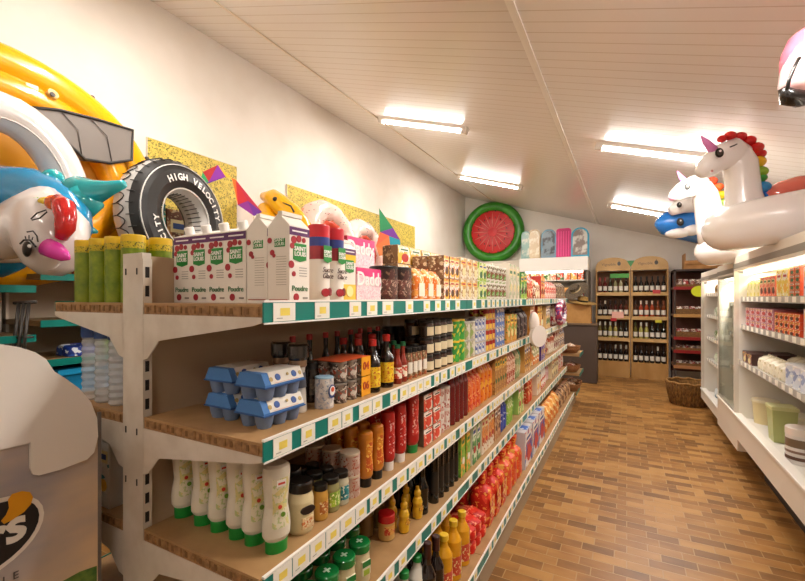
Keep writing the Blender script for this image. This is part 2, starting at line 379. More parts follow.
# ---------------------------------------------------------------- kinds of goods (front faces +X, origin at the base)
PC = {}
def memo(f):
    def g(*a, **k):
        key = (f.__name__, str(a), str(sorted(k.items())))
        if key not in PC: PC[key] = f(*a, **k)
        return PC[key]
    return g
GREEN = '#1E8A35'
@memo
def box(w, h, d, side, front, top=None, accent=None, name='carton', band=None):
    b = MB(); b.box(-d/2, d/2, -w/2, w/2, 0, h, side, bev=min(.003, w*.04))
    p = [('front_print', MB().box(d/2, d/2+.0008, -w/2+.002, w/2-.002, .002, h-.002, front).mesh('front_print'), None)]
    rr = random.Random(int(w*9999)+int(h*777)); pal = ['#F3EEE2', '#E9D9A0', '#B8302A', '#2E6B3A', '#2A4A8A', '#F0C040', '#5A2E1E']; hi = .95
    m_ = MB(); m_.box(d/2+.0008, d/2+.0014, -w*.38, w*.38, h*.68, h*.86, mat(accent[0] if accent else rr.choice(pal[:2]+pal[5:6]), .45)); m_.box(d/2+.0014, d/2+.0018, -w*.3, w*.28, h*.73, h*.81, mat(accent[1] if accent else rr.choice(pal[2:5]+pal[6:]), .45)); m_.disc((d/2+.0008, w*.05, h*.34), w*.27, mat(accent[2] if accent else rr.choice(pal), .45), (1, 0, 0), 12, ry=min(w*.27, h*.24)); p.append(('pack_print', m_.mesh('pack_print'), None))
    if band: p.append(('label', MB().box(d/2+.0008, d/2+.0016, -w*.36, w*.36, h*.55, h*.82, band).mesh('label'), None))
    P = Proto(name, b.mesh(name), p); P.dx = d; P.h = h; return P
@memo
def can(r, h, body, lid, lidh=.03, label=None, name='canister', ring=None, seg=20):
    b = MB(); b.lathe([(r, 0), (r, h-lidh)], body, seg); ps = []
    c = MB(); c.lathe([(r*1.02, h-lidh), (r*1.02, h-.004), (r*.97, h)], lid, seg); ps.append(('lid', c.mesh('lid'), None))
    if ring: ps.append(('ring', MB().lathe([(r*1.01, h-lidh*1.9), (r*1.01, h-lidh)], ring, seg).mesh('ring'), None))
    if label: ps.append(('label', MB().lathe([(r*1.005, h*.2), (r*1.005, h*.62)], label, seg).mesh('label'), None))
    P = Proto(name, b.mesh(name), ps); P.dx = 2*r; P.h = h; return P
@memo
def jar(r, h, content, lid, label=None, name='jar', lh=None, lab=(.2, .55), neck=.86, seg=20):
    lh = lh or h*.17
    b = MB(); b.lathe([(r*.9, 0), (r, h*.05), (r, h*.66), (r*neck, h-lh), (r*neck, h-lh*.9)], content, seg)
    ps = [('lid', MB().lathe([(r*neck*1.05, h-lh), (r*neck*1.05, h-.003), (r*neck*.98, h)], lid, seg).mesh('lid'), None)]
    if label:                                                       # label wraps the front half
        q = MB(); n = 10; a0 = -1.0; vs = [(r*1.012*math.cos(a0+2.0*i/n), r*1.012*math.sin(a0+2.0*i/n), z) for z in (h*lab[0], h*lab[1]) for i in range(n+1)]
        q.add(vs, [(i, i+1, n+2+i, n+1+i) for i in range(n)], label, True); ps.append(('label', q.mesh('label'), None))
    P = Proto(name, b.mesh(name), ps); P.dx = 2*r; P.h = h; return P
@memo
def bottle(r, h, body, cap, label=None, name='bottle', sh=.6, neck=.32, lab=(.12, .5), caph=.1, seg=16):
    b = MB(); b.lathe([(r*.92, 0), (r, h*.02), (r, h*sh), (r*.8, h*(sh+.06)), (r*neck*1.2, h*(sh+.14)), (r*neck, h*(sh+.2)), (r*neck, h*(1-caph))], body, seg)
    ps = [('cap', MB().lathe([(r*neck*1.25, h*(1-caph)), (r*neck*1.25, h*.99), (r*neck, h)], cap, seg).mesh('cap'), None)]
    if label: ps.append(('label', MB().lathe([(r*1.012, h*lab[0]), (r*1.012, h*lab[1])], label, seg, cap=False).mesh('label'), None))
    P = Proto(name, b.mesh(name), ps); P.dx = 2*r; P.h = h; return P
@memo
def squeeze(r, h, body, cap, label=None, name='squeeze_bottle', caph=.14, flat=.62, waist=.86, lw=1):
    b = MB(); c = h*caph
    b.lathe([(r*.8, c), (r*.98, c+h*.05), (r, c+h*.14), (r*.95, c+h*.24), (r*waist, h*.52), (r*.92, h*.75), (r*.98, h*.9), (r*.93, h*.97), (r*.7, h), ], body, 20, sx=flat)
    ps = [('cap', MB().lathe([(r*.78, 0), (r*.8, c*.9), (r*.74, c)], cap, 20, sx=max(flat, .72)).mesh('cap'), None)]
    if label:
        q = MB(); n = 8; pr = [(.3, .99), (.4, .93), (.52, waist), (.65, .9), (.78, .94), (.86, .97)]; vs = []
        for t, k in pr:
            for i in range(n+1):
                a = (-.95+1.9*i/n)*lw; vs.append((r*k*1.02*math.cos(a)*flat+.0008, r*k*1.0*math.sin(a), h*t))
        q.add(vs, [(j*(n+1)+i, j*(n+1)+i+1, (j+1)*(n+1)+i+1, (j+1)*(n+1)+i) for j in range(len(pr)-1) for i in range(n)], label, True); ps.append(('label', q.mesh('label'), None))
    P = Proto(name, b.mesh(name), ps); P.dx = 2*r*flat; P.h = h; return P
@memo
def bag(w, h, d, body, label=None, top=None, name='packet', seed=0, gather=False):
    """filled bag: bulging body closed by a crimped or gathered top"""
    b = MB(); n = 18; rr = random.Random(seed); vs = []
    if gather: prof = [(.9, .9, 0), (1, 1, .05), (1, 1, .3), (.98, .96, .55), (.8, .8, .68), (.3, .35, .76), (.28, .3, .8), (.55, .42, .92), (.62, .4, 1.0)]
    else: prof = [(.9, .85, 0), (1, 1, .06), (1, 1.04, .4), (.99, .95, .72), (.98, .5, .88), (.97, .08, .93), (.96, .05, 1.0)]
    for a, c, z in prof:
        for i in range(n):
            t = 2*PI*i/n; e = .55; x = math.copysign(abs(math.cos(t))**e, math.cos(t)); y = math.copysign(abs(math.sin(t))**e, math.sin(t))
            j = 1+rr.uniform(-.05, .05)*(1 if z > .1 else 0); vs.append((x*d/2*c*j, y*w/2*a*j, z*h))
    for k in range(len(prof)-1):
        b.add(vs[k*n:(k+2)*n], [(i, (i+1) % n, n+(i+1) % n, n+i) for i in range(n)], body if (k < len(prof)-3 or top is None) else top, True)
    b.add(vs[:n], [list(range(n))[::-1]], body); b.add(vs[-n:], [list(range(n))], top or body)
    ps = []
    if label: ps.append(('label', MB().box(d*.5*1.03, d*.5*1.03+.0012, -w*.33, w*.33, h*.15, h*.55, label).mesh('label'), None))
    P = Proto(name, b.mesh(name), ps); P.dx = d*1.08; P.h = h; return P
SN = {1: 'top shelf', 2: 'second shelf', 3: 'middle shelf', 4: 'fourth shelf', 5: 'bottom shelf'}
LAB = {}
ROWN = ['', ', second row', ', third row', ', fourth row']
def run(s, pl, pr, n, mk, desc, cat, h=None, top=None, rows=2, stack=1, xf=None, fill=.94, jit=.004, step=None, zoff=0, d=None, vary=0, rowx=0, where=None, stag=0):
    """n facings between the aisle-side pixels pl..pr of shelf s, each with rows behind it and a stack on it"""
    z = SH[s]+.0005+zoff; xf = xf if xf is not None else SX[s]-.035
    ya, yb = yx(pl, xf), yx(pr, xf); w = (yb-ya)/n*fill
    if top is not None: h = max(.03, zz(top, xf, ya)-z)
    if s > 1: h = min(h, SH[s-1]-.052-z)
    h = h/stack
    P = mk(w, h); x0 = xf-P.dx/2-.002-rowx; rnd = random.Random(int(pl*13+s)); total = n*rows*stack
    for k in range(rows):
        x = x0-k*(P.dx+.006)
        if x-P.dx/2 < BX+.055 and k > 0: break
        for i in range(n):
            y = ya+(i+.5)*(yb-ya)/n
            jr = rnd.uniform(-.05, .05)*(jit/.004); jx = rnd.uniform(-1, 1)*jit*.5
            for t in range(stack):
                l = desc+' on '+SN[s]
                if n > 1: l += ', '+ORD[i]+' from near end'
                l += ROWN[k]
                if stack > 1: l += ', '+(['lower', 'upper'] if stack == 2 else ['lowest', 'middle', 'topmost'] if stack == 3 else ['lowest', 'lower middle', 'upper middle', 'topmost'])[t]
                q_ = P.place((x+jx, y, z+t*(P.h+.0006)), jr, l, cat, (desc+', '+SN[s]) if total > 1 else None)
                if stack == 1 and n > 1: q_.scale = (1, 1, rnd.uniform(.93, 1.0))
    return P
def W(c, r=.4): return mat(c, r)
blk = mat('#15120F', .3); dkglass = mat('#1C100A', .12, coat=.5); redcap = mat('#B3201A', .35)
# -------- sugar cartons at the near end of the top shelf
wht = mat('#EDE6DA', .45); grn = mat(GREEN, .4); pur = mat('#5B2560', .4); redb = mat('#A81D2C', .4); dgreen = mat('#2E6B33', .5); lett = mat('#F6F4EE', .5); grey = mat('#8E867B', .6)
def shield(m, x, y0, z0, w, h, mt):
    m.prism([(y0-w/2, z0+h/2), (y0+w/2, z0+h/2), (y0+w/2, z0-h*.38), (y0, z0-h/2), (y0-w/2, z0-h*.38)], x, x+.001, mt, axis='x')
def sl_parts(w, d, h, side=True, yellow=False, gy=0):
    ps = []; m = MB(); x = d/2
    m.box(x, x+.0008, -w/2, w/2, h*.88, h*.985, pur); m.box(x+.0008, x+.001, -w*.38, w*.38, h*.925, h*.945, lett)
    fr = MB()
    if yellow:
        fr.box(x, x+.0008, -w/2, w/2, h*.74, h*.88, mat('#F1C21C', .4)); fr.box(x, x+.0008, -w/2, w/2, h*.02, h*.33, mat('#F0C94A', .4)); fr.disc((x+.0008, .0, h*.2), w*.26, mat('#F6E7A0', .5), (1, 0, 0))
    else:
        for yy, zz_, r in ((-.3, .82, .13), (-.05, .84, .12), (-.38, .74, .1), (.2, .83, .09), (-.42, .5, .13), (-.3, .38, .09), (-.18, .08, .13)): fr.disc((x, yy*w, zz_*h), r*w, redb, (1, 0, 0))
        for k in range(4): fr.box(x, x+.0008, -w*.02, w*.36, h*(.46-k*.035), h*(.468-k*.035), grey)
        fr.box(x, x+.0008, w*.16, w*.4, h*.055, h*.08, grey)
    ps.append(('berry_print' if not yellow else 'lemon_print', fr.mesh('front_print'), None))
    ps.append(('purple_band', m.mesh('purple_band'), None))
    s = MB(); shield(s, x+.0002, 0, h*.66, w*.66, h*.24, grn); ps.append(('brand_shield', s.mesh('brand_shield'), None))
    t = text_mesh('SAINT\nLOUIS', w*.21, lett, bold=.0004); ps.append(('lettering', t, TR(x+.0016, 0, h*.675) @ FRONT))
    if not yellow: ps.append(('lettering', text_mesh('Poudre', w*.27, mat('#3B7A45', .5)), TR(x+.0014, 0, h*.19) @ FRONT))
    if side:                                                        # text side of the carton, faces -Y
        q = MB(); y = -w/2
        q.box(-d*.18, d*.3, y-.0008, y, h*.73, h*.84, grn)
        for k in range(12): q.box(-d*.1, d*.36, y-.0006, y, h*(.6-k*.033), h*(.606-k*.033), mat('#A79B8B', .6))
        q.box(-d*.42, d*.42, y-.0008, y, h*.04, h*.052, mat('#B0452F', .5)); q.disc((-d*.28, y, h*.66), d*.1, redb, (0, -1, 0)); q.disc((-d*.2, y, h*.62), d*.07, redb, (0, -1, 0)); q.disc((-d*.4, y, h*.82), d*.1, redb, (0, -1, 0))
        ps.append(('side_print', q.mesh('side_print'), None))
        ps.append(('lettering', text_mesh('SAINT\nLOUIS', w*.16, lett), TR(d*.06, y-.0015, h*.79) @ ENDF))
    return ps
def gable(w, d, h, gh, mt):
    b = MB(); b.box(-d/2, d/2, -w/2, w/2, 0, h, mt)
    b.add([(-d/2, -w/2, h), (d/2, -w/2, h), (d/2, w/2, h), (-d/2, w/2, h), (-d/2, 0, h+gh), (d/2, 0, h+gh)], [(0, 1, 5, 4), (2, 3, 4, 5), (1, 2, 5), (3, 0, 4)], mt)
    b.box(-d/2, d/2, -.002, .002, h+gh-.003, h+gh+.012, mt); return b
def gable_x(w, d, h, gh, mt):
    b = MB(); b.box(-d/2, d/2, -w/2, w/2, 0, h, mt)
    b.add([(-d/2, -w/2, h), (d/2, -w/2, h), (d/2, w/2, h), (-d/2, w/2, h), (0, -w/2, h+gh), (0, w/2, h+gh)], [(0, 1, 4), (1, 2, 5, 4), (2, 3, 5), (3, 0, 4, 5)], mt)
    b.box(-.002, .012, -w/2, w/2, h+gh-.006, h+gh+.004, mt); return b
cw, cd, ch = .0745, .068, .196
cpb = MB(); cpb.box(-cd/2, cd/2, -cw/2, cw/2, 0, ch, wht)
cpb.add([(-cd/2, -cw/2, ch), (cd/2, -cw/2, ch), (cd/2, cw/2, ch), (-cd/2, cw/2, ch), (-cd/2, -cw/2, ch+.022), (-cd/2, cw/2, ch+.022)], [(0, 1, 4), (1, 2, 5, 4), (2, 3, 5), (3, 0, 4, 5)], wht)
cap = MB(); cap.lathe([(.0135, 0), (.014, .02), (.012, .023)], mat('#F7F4EE', .35), 18)
capped = Proto('sugar_carton', cpb.mesh('sugar_carton'), sl_parts(cw, cd, ch, side=False)+[('cap', cap.mesh('cap'), TR(.006, 0, ch+.009) @ RY(.33), 'white screw cap')])
z1 = SH[1]+.0005
xs = [-1.168+(i-.5)*.0765 for i in range(6)]; _ = [xy(p, .79) for p in (174, 190, 207, 226, 248)]
for i in range(4):
    capped.place((-1.165+i*.0765, .826, z1), -PI/2+.02, 'white sugar carton with screw cap, %s from the upright post, front facing shelf end' % ORD[i], 'carton', 'capped sugar cartons at the end of the top shelf')
gw = .0745; gm = gable_x(gw, gw, .197, .034, wht)
gab = Proto('sugar_carton', gm.mesh('sugar_carton'), sl_parts(gw, gw, .197))
gab.place((-1.165+4*.0765, .832, z1), 0, 'gable-topped sugar carton turned sideways, between capped carton and shelf-front carton', 'carton', 'gable-topped sugar cartons')
gab.place((-1.165+5*.0765, .832, z1), 0, 'gable-topped sugar carton at shelf front, beside red-lidded cylinder', 'carton', 'gable-topped sugar cartons')
# red-lidded sugar cylinders
r = .031; hh = .225; b = MB(); b.lathe([(r, 0), (r, hh-.03)], wht, 28)
ps = [('lid', MB().lathe([(r*1.03, hh-.036), (r*1.03, hh-.004), (r*.98, hh)], mat('#C21F2B', .35), 28).mesh('lid'), None),
      ('ring', MB().lathe([(r*1.015, hh-.062), (r*1.015, hh-.036)], mat('#2B3C86', .4), 28).mesh('ring'), None),
      ('red_band', MB().lathe([(r*1.008, hh-.1), (r*1.008, hh-.062)], mat('#9E2B34', .4), 28).mesh('red_band'), None)]
s = MB(); shield(s, r+.0006, 0, hh*.62, .036, .05, grn); ps.append(('brand_shield', s.mesh('brand_shield'), None)); ps.append(('lettering', text_mesh('SAINT\nLOUIS', .0125, lett, bold=.0003), TR(r+.002, 0, hh*.625) @ FRONT))
ps.append(('lettering', text_mesh('Sucre\nGlace', .021, mat('#4A2A22', .5), shear=.3), TR(r+.0016, 0, hh*.38) @ FRONT))
q = MB(); q.disc((r-.002, -.008, hh*.13), .014, redb, (1, -.2, 0), ry=.012, thick=.004); q.disc((r-.003, .012, hh*.14), .012, mat('#7E1420', .4), (1, .3, 0), thick=.004); ps.append(('berry_print', q.mesh('berry_print'), None))
cyl = Proto('sugar_cylinder', b.mesh('sugar_cylinder'), ps)
for i, px in enumerate((319, 333.5)):
    for k in range(2):
        cyl.place((-.795-k*.07, yx(px, -.795), z1), .0, 'white icing sugar cylinder with red lid, %s from near end%s' % (ORD[i], ROWN[k]), 'canister', 'red-lidded sugar cylinders')
yw, yd, yh = .068, .06, .17
gy = gable_x(yw, yd, yh, .024, wht); Proto('sugar_carton', gy.mesh('sugar_carton'), sl_parts(yw, yd, yh, yellow=True)).place((-.80, yx(349.5, -.77)+.0, z1), 0, 'yellow and white sugar carton between red-lidded cylinder and pink boxes', 'carton')
# pink sugar boxes
pk = mat('#DE3B7C', .4); pkl = printed('#F6E2E4', '#F3D5DA', '#E9A9B8', 90, 3)
def pinkbox(w, d, h):
    b = MB(); b.box(-d/2, d/2, -w/2, w/2, 0, h, mat('#C4163F', .4), bev=.002); f = MB(); f.box(d/2, d/2+.0008, -w/2+.001, w/2-.001, .002, h-.002, pkl)
    t = MB(); t.prism([(-w/2+.001, h-.002), (w/2-.001, h-.002), (w/2-.001, h*.62), (0, h*.74), (-w/2+.001, h*.8)][::-1], d/2+.0008, d/2+.0016, pk, axis='x')
    b2 = MB(); b2.disc((d/2+.0008, w*.36, h*.5), .008, mat('#E0568A', .4), (1, 0, 0))
    return Proto('sugar_box', b.mesh('sugar_box'), [('front_print', f.mesh('front_print'), None), ('pink_panel', t.mesh('pink_panel'), None), ('logo_dot', b2.mesh('logo_dot'), None), ('lettering', text_mesh('Daddy', w*.36, lett, bold=.0012), TR(d/2+.0022, -w*.02, h*.66) @ FRONT)])
pbx = pinkbox(.182, .075, .117)
yd0 = yx(357, -.79)+.093
for (x, y, z, l) in ((-.832, yd0, 0, 'pink and white sugar box at front of top shelf'), (-.912, yd0+.05, 0, 'pink and white sugar box directly behind the front pink box'), (-.905, yd0+.05, .1177, 'pink and white sugar box stacked on top, above the yellow carton')):
    pbx.place((x, y, z1+z), 0, l, 'box', 'pink sugar boxes')
pr = printed
# ---- rest of the top shelf
run(1, 389, 417, 2, lambda w, h: can(w*.5, h, pr('#2E1712', '#4A2019', '#7A5A46', 40, 1), blk, .012, label=pr('#55352B', '#6B3A30', '#B69A86', 60, 2), name='chocolate_powder_tin'), 'dark brown chocolate powder tin', 'tin', top=264, rows=2)
run(1, 418, 443, 3, lambda w, h: bag(w, h, .06, pr('#E0731C', '#EFA24A', '#F6E9CF', 35, 4), label=W('#F3E6CF'), name='sugar_bag'), 'orange sugar bag with pale label', 'bag', top=267, rows=2)
sug = lambda w, h: box(w, h, .085, pr('#8E6A45', '#6B4A30', '#C9A77C', 30, 6), pr('#EFD9A8', '#F0B93A', '#FFFFFF', 22, 7), name='sugar_cube_box')
run(1, 398, 441, 4, sug, 'brown and yellow sugar cube box resting higher', 'box', h=.26, rows=1, zoff=.0, xf=-.93, stack=3)
run(1, 444, 460, 3, lambda w, h: box(w, h, .08, pr('#7B5336', '#94704C', '#E3CFA8', 30, 8), pr('#F3EADB', '#F0B93A', '#C9502A', 26, 9), name='sweetener_box'), 'cream and orange sweetener box', 'box', top=255, rows=2, stack=2)
run(1, 461, 478, 3, lambda w, h: box(w, h, .09, pr('#E9DCC0', '#D9BE92', '#B98B4C', 26, 10), pr('#EDE2CB', '#D2A462', '#A7743A', 26, 11), name='biscuit_box'), 'cream biscuit box with brown print', 'box', top=257, rows=2, stack=2)
run(1, 479, 487, 2, lambda w, h: box(w, h, .1, pr('#E6E6B8', '#9CBF3A', '#FFFFFF', 24, 12), pr('#D8DE8A', '#9CC02F', '#F6F6E8', 20, 13), name='crispbread_box'), 'lime green crispbread box', 'box', top=262, rows=1, stack=2)
run(1, 488, 508, 5, lambda w, h: can(w*.5, h, pr('#E7E3D6', '#A9B98A', '#7B5A44', 30, 14), W('#E9E4D8'), .012, name='snack_tube', label=pr('#6FA046', '#8A5A3A', '#F0EBDD', 30, 15)), 'white and green snack tub', 'tub', top=264, rows=2, stack=2)
run(1, 509, 520, 3, lambda w, h: box(w, h, .12, W('#E7DFCD'), pr('#EAE2D2', '#D9CDB6', '#A9B98A', 15, 16), name='cracker_box'), 'large cream cracker box', 'box', top=262, rows=2)
run(1, 521, 527, 2, lambda w, h: box(w, h, .1, W('#3B7F35'), pr('#2F8A3A', '#9CC02F', '#E9E3C4', 16, 17), name='cereal_box'), 'green cereal box', 'box', top=271, rows=1)
run(1, 528, 532, 2, lambda w, h: bag(w, h, 0.1, pr('#D08A4A', '#B6532E', '#F0DDB4', 18, 330), name='biscuit_packet', seed=330), 'orange brown packet', 'packet', top=276, rows=2, stack=1, rowx=0)
run(1, 532, 536, 2, lambda w, h: bag(w, h, 0.1, pr('#C9402C', '#E0603A', '#F3D9B0', 18, 331), name='biscuit_packet', seed=331), 'brick red packet', 'packet', top=273, rows=2, stack=1, rowx=0.02)
run(1, 536, 541, 2, lambda w, h: bag(w, h, 0.1, pr('#E3C9A0', '#A05A34', '#F6EEDD', 18, 332), name='biscuit_packet', seed=332), 'biscuit coloured packet', 'packet', top=278, rows=2, stack=1, rowx=0)
run(1, 541, 545, 2, lambda w, h: box(w, h, 0.1, W('#B9352A'), pr('#B9352A', '#E9A84A', '#F3E3C4', 18, 333), name='biscuit_carton'), 'red and amber carton', 'carton', top=275, rows=1, stack=1, rowx=0)
run(1, 546, 557, 5, lambda w, h: bag(w, h, .1, pr('#E7B7AC', '#D9614F', '#F6EEDD', 18, 19), name='sweets_packet'), 'pink and red sweets packet', 'packet', top=279, rows=1)
run(1, 558, 566, 3, lambda w, h: bag(w, h, .1, pr('#8A6A4E', '#5B3A2C', '#D9C7A4', 18, 20), name='nut_packet'), 'dark nut packet near far end', 'packet', top=281, rows=1)
# ---- second shelf
z2 = SH[2]+.0005
blue = mat('#4679B5', .75); blue2 = mat('#2C5690', .75); pulp = mat('#6E7F9C', .85)
def eggbox():
    w, d, h = .142, .102, .069
    b = MB()
    b.prism([(-d*.5, h*.5), (d*.5, h*.5), (d*.5, h*.6), (d*.36, h), (-d*.36, h), (-d*.5, h*.6)][::-1], -w/2, w/2, blue, axis='y')
    b.box(-d*.53, d*.53, -w*.52, w*.52, h*.48, h*.53, blue2)
    t = MB()
    for i in range(3):
        for j in (-1, 1):
            t.lathe([(.018, 0), (.0225, h*.2), (.0262, h*.5)], pulp, 8, TR(j*d*.25, (i-1)*w*.325, 0) @ RZ(PI/8))
    l = MB(); l.prism([(d*.5+.001, h*.6), (d*.36+.001, h+.001), (-d*.36, h+.001), (-d*.36, h), (d*.36, h-.001), (d*.5, h*.6-.001)][::-1], -w*.36, w*.49, W('#DAD4C8', .6), axis='y')
    m = MB(); nx = Vector((h*.4, 0, d*.14)).normalized()
    for yy in (-.2, .22): m.disc((d*.43+.0012, yy*w+.005, h*.8), .009, W('#234E93'), nx)
    m.disc((d*.43+.0012, .012, h*.84), .004, W('#B59A5A'), nx); m.disc((d*.43+.0012, -.33*w, h*.76), .006, W('#B59A5A'), nx); m.disc((d*.43+.0012, .42*w, h*.78), .006, W('#B59A5A'), nx)
    for k in range(3): m.box(d*.5, d*.505, -.04, .05, h*.62+k*.0001, h*.63, W('#C8574A')) if k == 0 else None
    return Proto('egg_box', b.mesh('egg_box'), [('egg_tray', t.mesh('egg_tray'), None, 'grey blue moulded tray'), ('label', l.mesh('label'), None), ('label_print', m.mesh('label_print'), None)])
EB = eggbox()
for x, y, nm in ((-.832, .818, 'front'), (-.965, .83, 'back')):
    for t in range(2):
        EB.place((x, y, z2+t*.0697), .02 if t else -.02, 'blue moulded egg box, %s of the %s stack on second shelf' % (['bottom', 'top'][t], nm), 'egg box', 'blue egg boxes')
def grinder():
    r, h = .0265, .196; clear = mat('#C9C2B6', .2, coat=.5)
    b = MB(); b.lathe([(r*.9, 0), (r*.95, .004), (r*.85, h*.3), (r*.72, h*.52), (r*.8, h*.66)], clear, 24)
    gl = mat('#2A2622', .15, coat=.6)
    return Proto('pepper_mill', b.mesh('pepper_mill'), [('collar', MB().lathe([(r*.85, h*.66), (r*.95, h*.68), (r*.95, h*.76)], mat('#A48569', .3, .6), 24).mesh('collar'), None, 'coppery collar'),
      ('cap', MB().lathe([(r*.98, h*.76), (r*1.12, h*.8), (r*1.15, h*.97), (r*1.0, h)], gl, 24).mesh('cap'), None, 'black plastic top'),
      ('label', MB().lathe([(r*.9, h*.36), (r*.78, h*.58)], mat('#4C4E57', .5), 24, cap=False).mesh('label'), None)])
GR = grinder()
GR.place((-.835, .925, z2), 0, 'clear salt mill with black top beside the front egg boxes', 'mill', 'spice mills')
GR.place((-.92, .945, z2), 0, 'clear spice mill with black top half hidden behind egg boxes', 'mill', 'spice mills')
cupb = can(.028, .092, pr('#D9D3CC', '#BFB7B2', '#8F99A8', 60, 21), W('#8FB0C4'), .004, name='salt_tub')
c0 = cupb.place((-.80, 1.0, z2), 0, 'small white salt tub before the black-lidded jars on second shelf', 'tub')
dl = MB(); dl.disc((.0285, 0, .05), .016, W('#25407A'), (1, 0, 0), ry=.02); dl.disc((.0292, 0, .052), .012, W('#F0ECE6'), (1, 0, 0), ry=.014, thick=.0022); dl.disc((.03, 0, .056), .007, W('#D5552E'), (1, 0, 0), thick=.0025); dd = dl.build('logo', c0)
# row of dark sauce bottles with red tops at the back
sb = bottle(.017, .2, mat('#1A0D08', .15, coat=.5), redcap, None, name='soy_sauce_bottle', sh=.5, neck=.5, caph=.1)
for i, (x, y) in enumerate([(-.98, 1.06), (-.985, 1.15), (-.985, 1.24), (-.985, 1.31), (-.985, 1.4), (-.985, 1.47), (-.985, 1.54), (-.985, 1.61)]):
    sb.place((x, y, z2), 0, 'slim dark sauce bottle with red top, back of second shelf, %s from near end' % ORD[i], 'bottle', 'slim dark bottles with red tops at the back')
bj = jar(.03, .125, mat('#2B1C15', .15, coat=.5), blk, pr('#4B443D', '#6A5F53', '#8C7D6A', 60, 23), lab=(.2, .6))
for i, (x, y) in enumerate([(-.885, 1.04), (-.885, 1.11), (-.955, .985)]): bj.place((x, y, z2), 0, 'dark jar with black lid behind the salt tub, %s' % ['nearest', 'middle', 'rearmost'][[1, 2, 0][i]], 'jar', 'dark jars behind the salt tub')
# shrink-wrapped trays of spice tins
tin = can(.0265, .062, pr('#4B3A30', '#7C6A5B', '#C3B6A4', 50, 24), mat('#8E8579', .3, .6), .006, name='spice_tin', label=pr('#6E5A4C', '#C4BAAC', '#A8452A', 50, 25))
yy0 = yx(341, -.77)
for lev in range(2):
    for j in range(3):
        for k in range(2):
            tin.place((-.80-k*.056, yy0+.028+j*.0545, z2+lev*.066), 0, 'small spice tin in wrapped block, %s level, %s from near end%s' % (['lower', 'upper'][lev], ORD[j], ROWN[k]), 'tin', 'spice tins in the orange-wrapped block')
for lev in range(2):
    w_ = MB(); zt = z2+lev*.066; ya_, yb_ = yy0-.002, yy0+.166
    w_.box(-.885, -.772, yb_, yb_+.002, zt+.001, zt+.064, W('#E8A01C')); w_.box(-.7728, -.7705, yb_-.052, yb_+.002, zt+.001, zt+.064, W('#E8A01C'))
    if lev: w_.box(-.885, -.772, ya_, yb_, zt+.0635, zt+.065, W('#D2572A'))
    wo = w_.build('cardboard_wrap'); tag(wo, ['lower', 'upper'][lev]+' orange yellow cardboard wrap around the block of spice tins', 'wrap', 'orange wraps round the spice tins')
    tt = bpy.data.objects.new('lettering', text_mesh(['06', '04'][lev], .036, W('#B03A1E'), bold=.001)); COL.objects.link(tt); tt.parent = wo; tt.matrix_local = TR(-.7697, yb_-.026, zt+.033) @ FRONT
ylab = pr('#E5B91C', '#EFD23C', '#C7641E', 60, 26)
run(2, 373, 399, 2, lambda w, h: bottle(min(w*.46, .028), h, dkglass, redcap, ylab, name='sauce_bottle', sh=.55, neck=.4, lab=(.1, .48), caph=.13), 'dark sauce bottle with yellow label', 'bottle', top=337, rows=3, fill=.9)
run(2, 399, 410, 2, lambda w, h: bottle(w*.42, h, mat('#8A2A18', .2, coat=.4), mat('#1F5B34', .3), pr('#E9DFC8', '#C8452A', '#E9DFC8', 70, 27), name='pepper_sauce_bottle', sh=.5, neck=.5, lab=(.14, .42)), 'small pepper sauce bottle with green neck', 'bottle', top=343, rows=2)
spc = pr('#7B5A3C', '#A0522D', '#C9B48E', 60, 28)
run(2, 410, 429, 4, lambda w, h: jar(w*.42, h, spc, blk, W('#E6DFCF'), name='spice_jar', lh=.02), 'small spice jar with white label', 'jar', top=348, rows=2)
run(2, 430, 456, 4, lambda w, h: jar(w*.46, h, mat('#332012', .2, coat=.4), mat('#1B1512', .35), W('#D9C9A4'), name='preserve_jar', lab=(.12, .62)), 'brown preserve jar with cream label', 'jar', top=321, rows=2, stack=3)
run(2, 381, 428, 5, lambda w, h: jar(w*.44, h, mat('#3A2517', .2, coat=.4), mat('#1B1512', .35), W('#4A3322'), name='tall_preserve_jar'), 'tall dark jar standing deep behind spices', 'jar', h=.19, rows=1, xf=-.98, fill=.9)
run(2, 457, 467, 2, lambda w, h: can(w*.48, h, pr('#2F8A3A', '#3F9A3A', '#D9C23C', 24, 29), W('#E3B51F'), .01, name='vegetable_tin'), 'green and yellow vegetable tin', 'tin', top=320, rows=2, stack=2)
run(2, 468, 477, 2, lambda w, h: can(w*.48, h, pr('#D9D2C0', '#8FA25A', '#B3A98E', 30, 30), mat('#B7B2A6', .3, .5), .01, name='food_tin'), 'pale food tin with round lid', 'tin', top=322, rows=2, stack=2)
run(2, 478, 487, 3, lambda w, h: can(w*.48, h, pr('#AEB4C8', '#5A6AA8', '#E7E6E2', 30, 31), mat('#B7B2A6', .3, .5), .008, name='fish_tin'), 'blue and silver tin', 'tin', top=318, rows=2, stack=3)
run(2, 488, 497, 3, lambda w, h: can(w*.48, h, pr('#B8352A', '#E9C75A', '#8F1F1C', 25, 32), mat('#B7A476', .3, .5), .008, name='tomato_tin'), 'red and yellow tin', 'tin', top=308, rows=2, stack=4)
run(2, 498, 506, 3, lambda w, h: can(w*.48, h, pr('#2E4F9A', '#6D86C4', '#E2D9C9', 20, 33), mat('#A8A8A8', .3, .5), .008, name='tuna_tin'), 'deep blue tin', 'tin', top=308, rows=2, stack=4)
run(2, 507, 517, 3, lambda w, h: box(w, h, .1, pr('#C98A3A', '#E0A24A', '#5D8A3A', 18, 34), pr('#D9922F', '#7EA03A', '#F0D9A0', 20, 35), name='soup_carton'), 'orange and green soup carton', 'carton', top=314, rows=2)
